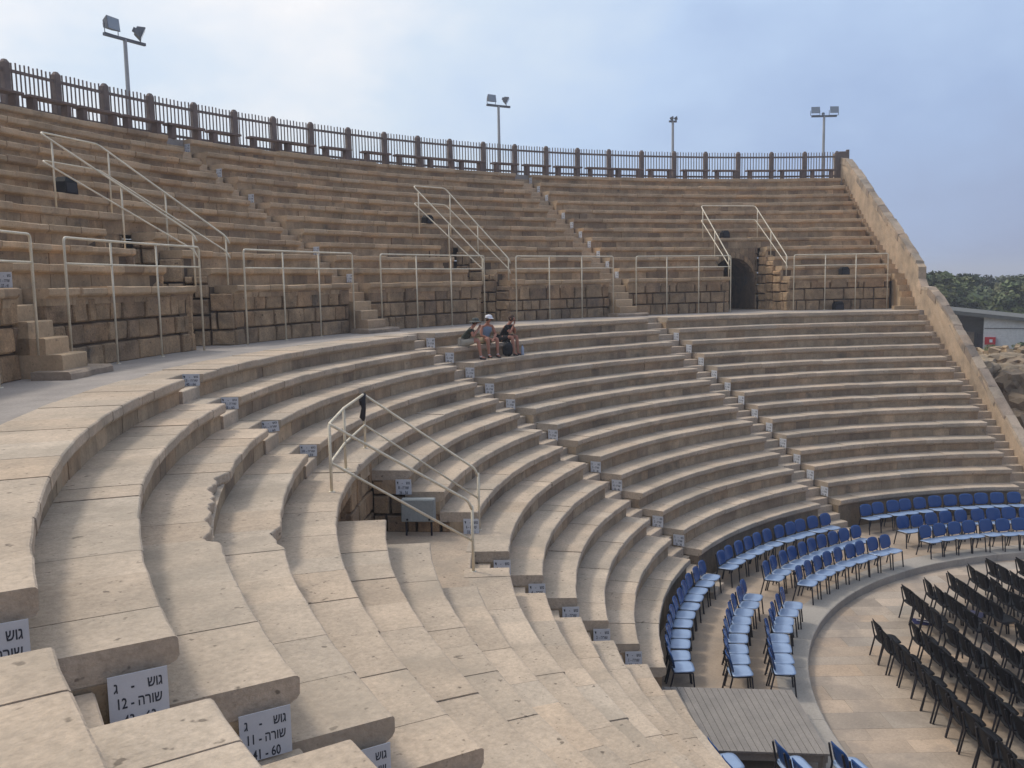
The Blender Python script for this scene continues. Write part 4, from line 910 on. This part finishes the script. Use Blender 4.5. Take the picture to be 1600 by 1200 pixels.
    for nm in 'lr':
        an = nd['an' + nm][0]; s = {'a': (an + V3(-.035, 0, -.035), (.038, .04)), 'b': (an + V3(.05, 0, -.045), (.042, .034)), 'c': (an + V3(.14, 0, -.055), (.036, .024))}; skin('shoe', s, [('a', 'b'), ('b', 'c')], pose.get('shoe', SHOE), t)
        if pose.get('sock'): s = {'a': (an + V3(0, 0, -.01), .042), 'b': (an.lerp(nd['kn' + nm][0], .14), .042)}; skin('sock', s, [('a', 'b')], CAPW, t)
    # hair / hat
    hc = hd + V3(-.008, 0, .035); mb = MB(); BASE[t.name] = Vector((0, 0, 0))
    if hat:
        mb.lathe([(.105, -.005), (.104, .02), (.094, .055), (.062, .082), (.0, .092)], hc, 20)
        o = obj('hat', mb, hatm, t, smooth=True, recalc=False)
        mb = MB()
        if hat == 'cap':
            V = [hc + V3(.085 + .1 * sin(pi * q / 8), -.085 * cos(pi * q / 8) * (1 if q else 1), -.012 - .012 * sin(pi * q / 8)) for q in range(9)]
            mb.add(V + [v + V3(0, 0, .008) for v in V], [tuple(range(9)), tuple(range(17, 8, -1))] + [(q, q + 1, q + 10, q + 9) for q in range(8)])
        else: mb.lathe([(.112, 0), (.19, -.035), (.19, -.029), (.112, .008)], hc, 20)
        obj('brim', mb, hatm, o, smooth=False, recalc=False)
    mb = MB(); c_ = hd + V3(-.022, 0, .015); mb.lathe([(.06, -.075), (.085, -.035), (.092, .02), (.082, .06), (.045, .092), (0, .10)], c_, 16, Matrix.Rotation(-.35, 3, 'Y')); obj('hair', mb, HAIRM, t, smooth=True, recalc=False)
    for sd in (1, -1):
        mb = MB(); mb.lathe([(0, .012), (.012, .008), (.017, 0), (.012, -.008), (0, -.012)], hd + V3(.0, .088 * sd, .0), 8, Matrix.Rotation(pi / 2, 3, 'X')); obj('ear', mb, SKIN, t, smooth=True)
        mb = MB(); mb.lathe([(0, .006), (.009, .003), (.009, -.003), (0, -.006)], hd + V3(.083, .032 * sd, .018), 8, Matrix.Rotation(pi / 2, 3, 'Y')); obj('eye', mb, BLKC, t, smooth=True)
    mb = MB(); mb.box(hd + V3(.088, 0, -.055), (.01, .04, .008)); obj('mouth', mb, plain('lip', (.28, .09, .08)), t)
    return t
def face(az): return D2R(az) + pi
def ploc(r, az): p = P3(r, D2R(az), ZL[13] + .0); return (p.x, p.y, p.z)
dn = -.42
person(ploc(21.17, -76.1), face(-76.1) + .55, 'person in dark green shirt and grey sun hat, hands raised to mouth, leftmost of three', dict(lean=.62, knee_l=(.43, .12, .16), knee_r=(.44, -.10, .15), foot_l=(.50, .10, dn + .10), foot_r=(.52, -.09, dn + .10), elbow_l=(.30, .23, .27), elbow_r=(.32, -.21, .27), hand_l=(.43, .06, .45), hand_r=(.44, -.04, .44), curl=Vector((0, 0, 1)), sock=True, shoe=SHOE), GREENS, BEIGE, 'hat', HATG, True)
person(ploc(21.15, -79.0), face(-79.0) - .35, 'person in white cap, pale blue vest and khaki shorts, hands clasped between the knees', dict(lean=.38, knee_l=(.42, .17, .15), knee_r=(.43, -.15, .16), foot_l=(.44, .17, dn + .10), foot_r=(.46, -.13, dn + .10), elbow_l=(.23, .25, .25), elbow_r=(.24, -.24, .25), hand_l=(.42, .05, .16), hand_r=(.42, -.04, .15), sock=True), LBLUE, KHAKI, 'cap', CAPW, False)
person(ploc(21.15, -81.45), face(-81.45) + .15, 'person in black shirt and dark shorts, chin in hand, rightmost of three', dict(lean=.55, knee_l=(.42, .13, .16), knee_r=(.43, -.16, .16), foot_l=(.45, .14, dn + .10), foot_r=(.50, -.17, dn + .10), elbow_l=(.33, .19, .24), elbow_r=(.36, -.15, .26), hand_l=(.42, .02, .34), hand_r=(.40, -.03, .46), curl=Vector((-.5, 0, .5))), BLKC, BLKC, None, None, True)
p = P3(20.55, D2R(-82.2), ZL[12]); t = thing('water_bottle', 'pale blue plastic bottle standing between the feet of the person in black', 'bottle', p)
mb = MB(); mb.lathe([(0, 0), (.05, 0), (.052, .02), (.05, .2), (.045, .24), (.018, .28), (.018, .3), (0, .3)], p, 14); obj('bottle_body', mb, BOTTLE, t, smooth=True)
mb = MB(); mb.lathe([(0, .325), (.02, .325), (.02, .3), (0, .3)], p, 12); obj('bottle_cap', mb, NAVY, t)
p = P3(20.62, D2R(-80.45), ZL[12]); t = thing('backpack', 'black backpack on the step between two seated people', 'backpack', p)
V, F = shell(.36, .42, -.05, .22, power=3); mb = MB(); mb.add([p + Matrix.Rotation(D2R(10), 3, 'Z') @ Vector((v[0], v[2] * 1, v[1] + .22)) for v in V], F); obj('bag', mb, BLKC, t, smooth=True)
mb = MB(); mb.tube(smooth_path([p + Vector((-.08, 0, .41)), p + Vector((-.06, 0, .5)), p + Vector((.06, 0, .5)), p + Vector((.08, 0, .41))], .04), .012, 6); obj('handle', mb, BLKC, t)

# ---------------------------------------------------------------- ground, building, ruins, trees beyond
def gz(x, y):
    r = hypot(x, y)
    if r < 36: return -1.36
    f = min(1, (r - 36) / 16); h = -1.36 + 2.5 * f * f * (3 - 2 * f)
    if r > 75: h += min(1, (r - 75) / 70) * 2.2
    if r > 260: h -= min(1, (r - 260) / 300) * 4.5
    return h + .25 * noise.noise((x * .05, y * .05, 0)) * min(1, max(0, (r - 40) / 20))
mb = MB(); rr = [0, 8, 16, 24, 30, 34, 36, 38, 40, 42, 44, 46, 48, 50, 52, 55, 58, 62, 66, 70, 75, 80, 86, 92, 100, 110, 120, 135, 150, 180, 220, 260, 320, 400, 560, 800, 1200, 1800]; na = 120; V = []; F = []
for i, r in enumerate(rr):
    for q in range(na): a = 2 * pi * q / na; V.append((r * cos(a), r * sin(a), gz(r * cos(a), r * sin(a))))
for i in range(len(rr) - 1):
    for q in range(na): F.append((i * na + q, i * na + (q + 1) % na, (i + 1) * na + (q + 1) % na, (i + 1) * na + q))
mb.add(V, F); obj('ground', mb, SOIL, kind='structure', smooth=True, recalc=False)
mb = MB(); V = []; F = []; na = 96
for q in range(na): a = 2 * pi * q / na; V += [(1800 * cos(a), 1800 * sin(a), -1.6), (9000 * cos(a), 9000 * sin(a), -1.6)]
for q in range(na): F.append((q * 2, q * 2 + 1, (q * 2 + 3) % (2 * na), (q * 2 + 2) % (2 * na)))
SEA = mat('sea', (.10, .14, .19), rough=.3, tint=False, var=.1, bump=0); mb.add(V, F); obj('sea', mb, SEA, kind='structure', recalc=False)
# low white building
A_ = Vector((-41.94, -22.29, 0)); EB = Vector((-.311, .950, 0)); NB = Vector((.950, .311, 0))
if NB.dot(Vector((22, 0, 0)) - A_) < 0: NB = -NB
t = thing('building', 'low white building with a slightly sloping roof behind the raking wall at the right', 'building', (A_.x, A_.y, .9))
def zr(x): return 3.95 - .113 * x
def bq(mb, x0, x1, d0, d1, z0, z1a, z1b=None):
    z1b = z1a if z1b is None else z1b; P_ = lambda x, d, z: tuple(A_ + EB * x + NB * d + Vector((0, 0, z)))
    za_, zb_ = (z0 if isinstance(z0, tuple) else (z0, z0))
    mb.hexa([P_(x0, d0, za_), P_(x1, d0, zb_), P_(x1, d1, zb_), P_(x0, d1, za_)], [P_(x0, d0, z1a), P_(x1, d0, z1b), P_(x1, d1, z1b), P_(x0, d1, z1a)])
mb = MB(); bq(mb, 0, 9, 0, -6, .2, zr(0), zr(9)); obj('wall', mb, RENDER_W, t)
mb = MB(); bq(mb, -9, -.003, -2.4, -6, .2, zr(-9), zr(-.003)); obj('porch_wall', mb, RENDER_SHADE, t)
mb = MB(); bq(mb, -9, -.6, -2.0, -2.39, .2, 2.85); obj('low_wall', mb, CAPST, t)
mb = MB(); bq(mb, -9.4, 9.3, .35, -6.3, (zr(-9.4) + .01, zr(9.3) + .01), zr(-9.4) + .14, zr(9.3) + .14); bq(mb, -9.4, 9.3, .3, -6.3, (zr(-9.4) + .14, zr(9.3) + .14), zr(-9.4) + .26, zr(9.3) + .26); obj('roof', mb, ROOFM, t)
mb = MB(); bq(mb, 0.05, 9, .03, .003, 3.2, 3.25); obj('band', mb, ROOFM, t)
mb = MB(); bq(mb, -.36, -.03, -.02, -.25, .3, 2.87); obj('door', mb, LEGM, t)
mb = MB(); bq(mb, .1, .74, .22, .004, 2.14, 2.64); o = obj('wall_box', mb, RED, t, label='red box on the white wall')
mb = MB(); bq(mb, .38, .56, .234, .221, 2.3, 2.5); obj('label_plate', mb, CAPW, o)
# ruins between the raking wall and the building: tumbled blocks and a broken wall
RUB = mat('ruin_stone', (.36, .28, .19), var=.45, spots=.5, bump=1.0, bscale=4, stain=(.07, .06, .045), stain_scale=.6)
def rock(c, s_, seed, col):
    bm = bmesh.new(); bmesh.ops.create_icosphere(bm, subdivisions=3, radius=1.0)
    for v in bm.verts:
        q = v.co.copy(); m_ = max(abs(q.x), abs(q.y), abs(q.z)); q = q.lerp(q / m_ * .85, .8); f = 1 + .35 * noise.cell(q * 1.4 + Vector((seed, 0, 0))) * .5 + .3 * noise.noise(q * 1.3 + Vector((seed, 0, 0))) + .2 * noise.noise(q * 3.5 + Vector((0, seed, 0))) + .08 * noise.noise(q * 9)
        v.co = Vector((q.x * s_[0] * f, q.y * s_[1] * f, q.z * s_[2] * f))
    V = [v.co + Vector(c) for v in bm.verts]; F = [tuple(x.index for x in f.verts) for f in bm.faces]; bm.free(); mb = MB(); mb.add(V, F, col); return mb
def at_en(r, n_): return ER * r + EN * n_
rocks = [((-24.8, -16.8), 1.9, (1.3, .9, .7)), ((-23.3, -15.1), .9, (1.5, 1.1, .9)), ((-22.5, -13.9), 1.7, (1.1, .8, .8)), ((-26.5, -16.0), 1.5, (1.2, 1.1, .9)), ((-20.3, -13.6), .1, (1.3, 1.2, 1.0)), ((-21.3, -12.9), .7, (1.2, 1.0, .9)), ((-24.5, -14.3), 1.9, (.9, .9, .6)), ((-28.2, -17.6), 1.9, (1.3, .9, .7)), ((-19.0, -12.2), -.4, (1.3, 1.1, .8)), ((-27.6, -15.2), 2.2, (1.1, .8, .5)), ((-22.0, -14.9), .1, (1.2, .8, 1.1)), ((-25.8, -14.9), .6, (1.3, 1.2, 1.1)), ((-23.2, -12.4), .9, (1.3, 1.1, .9)), ((-29.5, -16.8), 1.7, (1.4, 1.1, .9))]
rlab = ['flat pale boulder', 'large squared boulder', 'small upright boulder', 'rounded brown boulder', 'big dark boulder', 'cracked boulder', 'thin slab boulder', 'long low boulder', 'lowest dark boulder', 'flat topped boulder', 'tall narrow boulder', 'wide brown boulder', 'right-hand boulder', 'farthest boulder']
for i, ((x, y), z, s_) in enumerate(rocks):
    mb = rock((x, y, z), s_, i * 7.7, tint_r()); obj('boulder', mb, RUB, label='%s in the ruins beyond the raking wall' % rlab[i], cat='boulder', group='boulders in the ruins', loc=(x, y, z))
mb = MB(); r = random.Random(77)
for q in range(340):
    u = r.random(); v = r.uniform(-.2, 1.1); p = Vector((-18.0, -11.2, 0)).lerp(Vector((-31, -19.5, 0)), u) + Vector((-.55, .83, 0)) * v * 4; z = -.7 + 3.1 * u + r.uniform(-.2, .55); sx, sy, sz = r.uniform(.12, .45), r.uniform(.1, .35), r.uniform(.08, .28)
    R_ = Matrix.Rotation(r.uniform(0, 6.28), 3, 'Z') @ Matrix.Rotation(r.uniform(-.5, .5), 3, 'X'); V = [Vector((p.x, p.y, z)) + R_ @ Vector((x_ * sx * r.uniform(.7, 1.1), y_ * sy * r.uniform(.7, 1.1), z_ * sz * r.uniform(.7, 1.1))) for z_ in (-1, 1) for (x_, y_) in ((-1, -1), (1, -1), (1, 1), (-1, 1))]
    g_ = r.uniform(.6, 1.5); mb.hexa(V[:4], V[4:], (g_ * 1.05, g_, g_ * .9))
obj('rubble', mb, RUB, kind='stuff', label='loose broken stones scattered over the ruins beyond the raking wall', cat='rubble')
mb = MB(); pa, pb = Vector((-19.2, -11.4, 0)), Vector((-31, -18.3, 0)); d = (pb - pa).normalized(); n = Vector((d.y, -d.x, 0))
if n.dot(Vector((20, 0, 0))) < 0: n = -n
ln = (pb - pa).length
for q in range(12):
    s0_, s1_ = ln * q / 12, ln * (q + 1) / 12; zt = .5 + 1.6 * q / 12 + .5 * noise.noise((q * .9, 4, 0))
    masonry(mb, lambda s_: (pa.x + d.x * s_, pa.y + d.y * s_), lambda s_: (n.x, n.y), s0_, s1_, -1.3, zt, .4, .4, .98, depth=.7, rough=.08)
obj('ruined_wall', mb, RUB, label='crumbling brown stone wall in the ruins beyond the raking wall', cat='wall')
# earth bank under the ruins
mb = MB(); V = []; F = []; n1, n2 = 24, 14
for i in range(n1 + 1):
    for j in range(n2 + 1):
        u, v = i / n1, j / n2; p = Vector((-15, -11.2, 0)).lerp(Vector((-38, -26.5, 0)), u) + Vector((-.55, .83, 0)) * (v * 9 - 1.2)
        e = min(1, v * 5, (1 - v) * 3, u * 8, (1 - u) * 6); z = -1.5 + e * (.6 + 2.3 * u) + .35 * noise.noise((p.x * .8, p.y * .8, 2)) * e; V.append((p.x, p.y, z))
for i in range(n1):
    for j in range(n2): a = i * (n2 + 1) + j; F.append((a, a + 1, a + n2 + 2, a + n2 + 1))
mb.add(V, F, (1, 1, 1)); obj('earth_bank', mb, RUB, kind='structure', recalc=False, smooth=True)
# trees and bushes
def leafmat(n, c): 
    m = bpy.data.materials.new(n); m.use_nodes = True; t_ = m.node_tree; b = t_.nodes['Principled BSDF']; at = N(t_, 'ShaderNodeAttribute', attribute_name='tint'); x = N(t_, 'ShaderNodeMix', data_type='RGBA', blend_type='MULTIPLY'); x.inputs[0].default_value = 1; x.inputs[6].default_value = (*c, 1); t_.links.new(at.outputs['Color'], x.inputs[7]); t_.links.new(x.outputs[2], b.inputs['Base Color']); b.inputs['Roughness'].default_value = .6; b.inputs['Specular IOR Level'].default_value = .2; return m
LEAF = [leafmat('dark_leaves', (.07, .088, .04)), leafmat('mid_leaves', (.115, .135, .055)), leafmat('olive_leaves', (.16, .165, .07))]
def crown_mesh(seed, nclump=26, nl=70, leaf=.22):
    r = random.Random(seed); mb = MB()
    for c in range(nclump):
        t_ = r.uniform(0, 2 * pi); ph = r.uniform(-.5, 1.4); R_ = r.uniform(.45, .85); cc = Vector((cos(t_) * cos(ph) * R_, sin(t_) * cos(ph) * R_, sin(ph) * R_ * .62)); cr_ = r.uniform(.2, .42); g = r.uniform(.45, 1.5); wv = r.uniform(-.15, .15)
        for q in range(nl):
            d = Vector((r.gauss(0, 1), r.gauss(0, 1), r.gauss(0, 1))).normalized() * cr_ * r.uniform(.55, 1.05); d.z *= .7; p = cc + d; a = Vector((r.gauss(0, 1), r.gauss(0, 1), r.gauss(0, .7))).normalized(); b = a.orthogonal().normalized(); s_ = leaf * r.uniform(.25, .5); s2 = s_ * r.uniform(.4, .8); g2 = g * r.uniform(.75, 1.25)
            c2 = a.cross(b); mb.add([p - a * s_ - b * s2, p + a * s_ - c2 * s2 * .4, p + b * s2 + a * s_ * .4, p - a * s_ * .6 + b * s2], [(0, 1, 2, 3)], (g2 * (1 + wv), g2, g2 * (1 - wv)))
    return mb
crowns = []
for i in range(5):
    mb = crown_mesh(i); t = thing('tree', 'x', 'tree', (0, 0, 0)); o = obj('crown', mb, LEAF[i % 3], t, recalc=False)
    mb = MB(); mb.tube([(0, 0, -1.3), (.03, .02, -.8), (.0, .05, -.2), (.1, .1, .2)], [.07, .055, .045, .02], 7)
    for q in range(4): a = q * 1.7 + i; mb.tube([(0, 0, -.55 + .1 * q), (.3 * cos(a), .3 * sin(a), -.1 + .1 * q), (.5 * cos(a), .5 * sin(a), .15 + .1 * q)], [.04, .025, .01], 5)
    obj('trunk', mb, BARK, t); crowns.append(t)
TP = [(-59.46, -32.54, 7.35), (-66.33, -34.2, 7.11), (-71.4, -34.94, 7.25), (-51.87, -30.98, 6.1), (-81.1, -37.54, 6.9), (-64.45, -30.64, 6.13), (-77.08, -33.89, 6.4), (-70.8, -30.6, 6.3), (-63.5, -27.18, 6.5), (-68.56, -27.73, 6.74), (-64.19, -24.9, 6.62), (-56.93, -33.78, 5.9), (-62.43, -31.29, 5.5), (-59.95, -28.9, 5.2), (-58.58, -26.75, 5.3), (-57.07, -24.82, 5.64), (-55.44, -22.32, 5.48), (-61.92, -35.61, 5.6), (-90.27, -41.57, 6.5), (-100.62, -42.31, 6.8), (-106.06, -41.83, 6.8), (-101.94, -38.27, 6.8), (-55.44, -33.82, 7.0), (-57.0, -35.27, 6.9), (-59.63, -21.64, 6.11), (-62.07, -19.98, 6.33), (-74, -36.9, 6.6), (-84, -33, 6.7), (-92, -36, 6.9), (-86, -39.5, 6.9), (-76, -29.5, 6.6), (-80, -27, 6.7), (-70, -23.5, 6.6)]
tr = random.Random(4); first = set()
sizeword = ['broad dark', 'bushy olive-green', 'low dark green', 'rounded mid-green', 'wide grey-green']
for i, p in enumerate(TP):
    D = hypot(p[0] - 22.3, p[1])
    if D < 90: f = (90 + i % 7) / D; TP[i] = (22.3 + (p[0] - 22.3) * f, p[1] * f, 6.93 + (p[2] - 6.93) * f)
TP.sort(key=lambda p: px(p)[0])
for i, (x, y, ztp) in enumerate(TP):
    k = (i * 2 + i // 3) % 5; src = crowns[k]; t = src if k not in first else copy_tree(src); first.add(k); g = gz(x, y); R_ = tr.uniform(2.3, 3.5); zc = ztp - R_ * .78
    t.location = (x, y, zc); t.rotation_euler = (0, 0, tr.uniform(0, 6.28)); t.scale = (R_, R_ * tr.uniform(.85, 1.15), R_ * tr.uniform(.9, 1.05))
    t['label'] = '%s tree on the rise behind the white building, %s from the left' % (sizeword[k], (ORD + ['twenty-seventh', 'twenty-eighth', 'twenty-ninth', 'thirtieth', 'thirty-first', 'thirty-second', 'thirty-third', 'thirty-fourth'])[i + 1]); t['group'] = 'trees on the rise at the right'
# undergrowth and far woodland
r = random.Random(8); mb = MB()
for q in range(9000):
    f = r.random(); a = D2R(r.uniform(-161, -151) - 2 + 0) ; 
    th = r.uniform(D2R(198), D2R(213)); D = r.uniform(88, 122) if f < .75 else r.uniform(122, 240); x, y = 22.3 + D * cos(th), D * sin(th)
    hmax = 3.6 if D > 85 else 2.6; z = gz(x, y) + r.random() * hmax * (.6 + .4 * noise.noise((x * .2, y * .2, 0))); g = (.8 + .6 * noise.noise((x * .35, y * .35, z * .4))) * r.uniform(.7, 1.2); s_ = r.uniform(.15, .4) * (D / 80); a_ = Vector((r.gauss(0, 1), r.gauss(0, 1), r.gauss(0, .8))).normalized(); b_ = a_.orthogonal().normalized(); p = Vector((x, y, z))
    mb.add([p - a_ * s_ - b_ * s_ * .6, p + a_ * s_, p + b_ * s_ * .8, p - a_ * s_ * .7 + b_ * s_ * .5], [(0, 1, 2, 3)], (g, g, g * .95))
obj('undergrowth', mb, LEAF[1], recalc=False, kind='stuff', label='dense green scrub and far woodland on the rise at the right', cat='undergrowth')
# a few shrubs by the building foot
t = copy_tree(crowns[1]); t.location = tuple(A_ + EB * 2.6 + NB * 1.2 + Vector((0, 0, 1.9))); t.scale = (1.1, 1.1, .8); t['label'] = 'small green shrub at the foot of the white building'; t['group'] = 'shrubs by the building'; t['category'] = 'shrub'
t = copy_tree(crowns[2]); t.location = tuple(A_ + EB * .5 + NB * .8 + Vector((0, 0, 1.75))); t.scale = (.7, .7, .7); t['label'] = 'tiny dark shrub below the red wall box'; t['group'] = 'shrubs by the building'; t['category'] = 'shrub'
# ---------------------------------------------------------------- haze
mb = MB(); mb.box((0, 0, 8.0), (19000, 19000, 24.0)); hz = obj('haze', mb, [], kind='stuff', label='thin pale haze filling the air', cat='haze')
m = bpy.data.materials.new('haze_air'); m.use_nodes = True; m.node_tree.nodes.clear(); pv = N(m.node_tree, 'ShaderNodeVolumePrincipled'); pv.inputs['Color'].default_value = (.86, .9, 1, 1); pv.inputs['Density'].default_value = .0014; pv.inputs['Anisotropy'].default_value = .2
om = N(m.node_tree, 'ShaderNodeOutputMaterial'); m.node_tree.links.new(pv.outputs[0], om.inputs['Volume']); hz.data.materials.append(m)
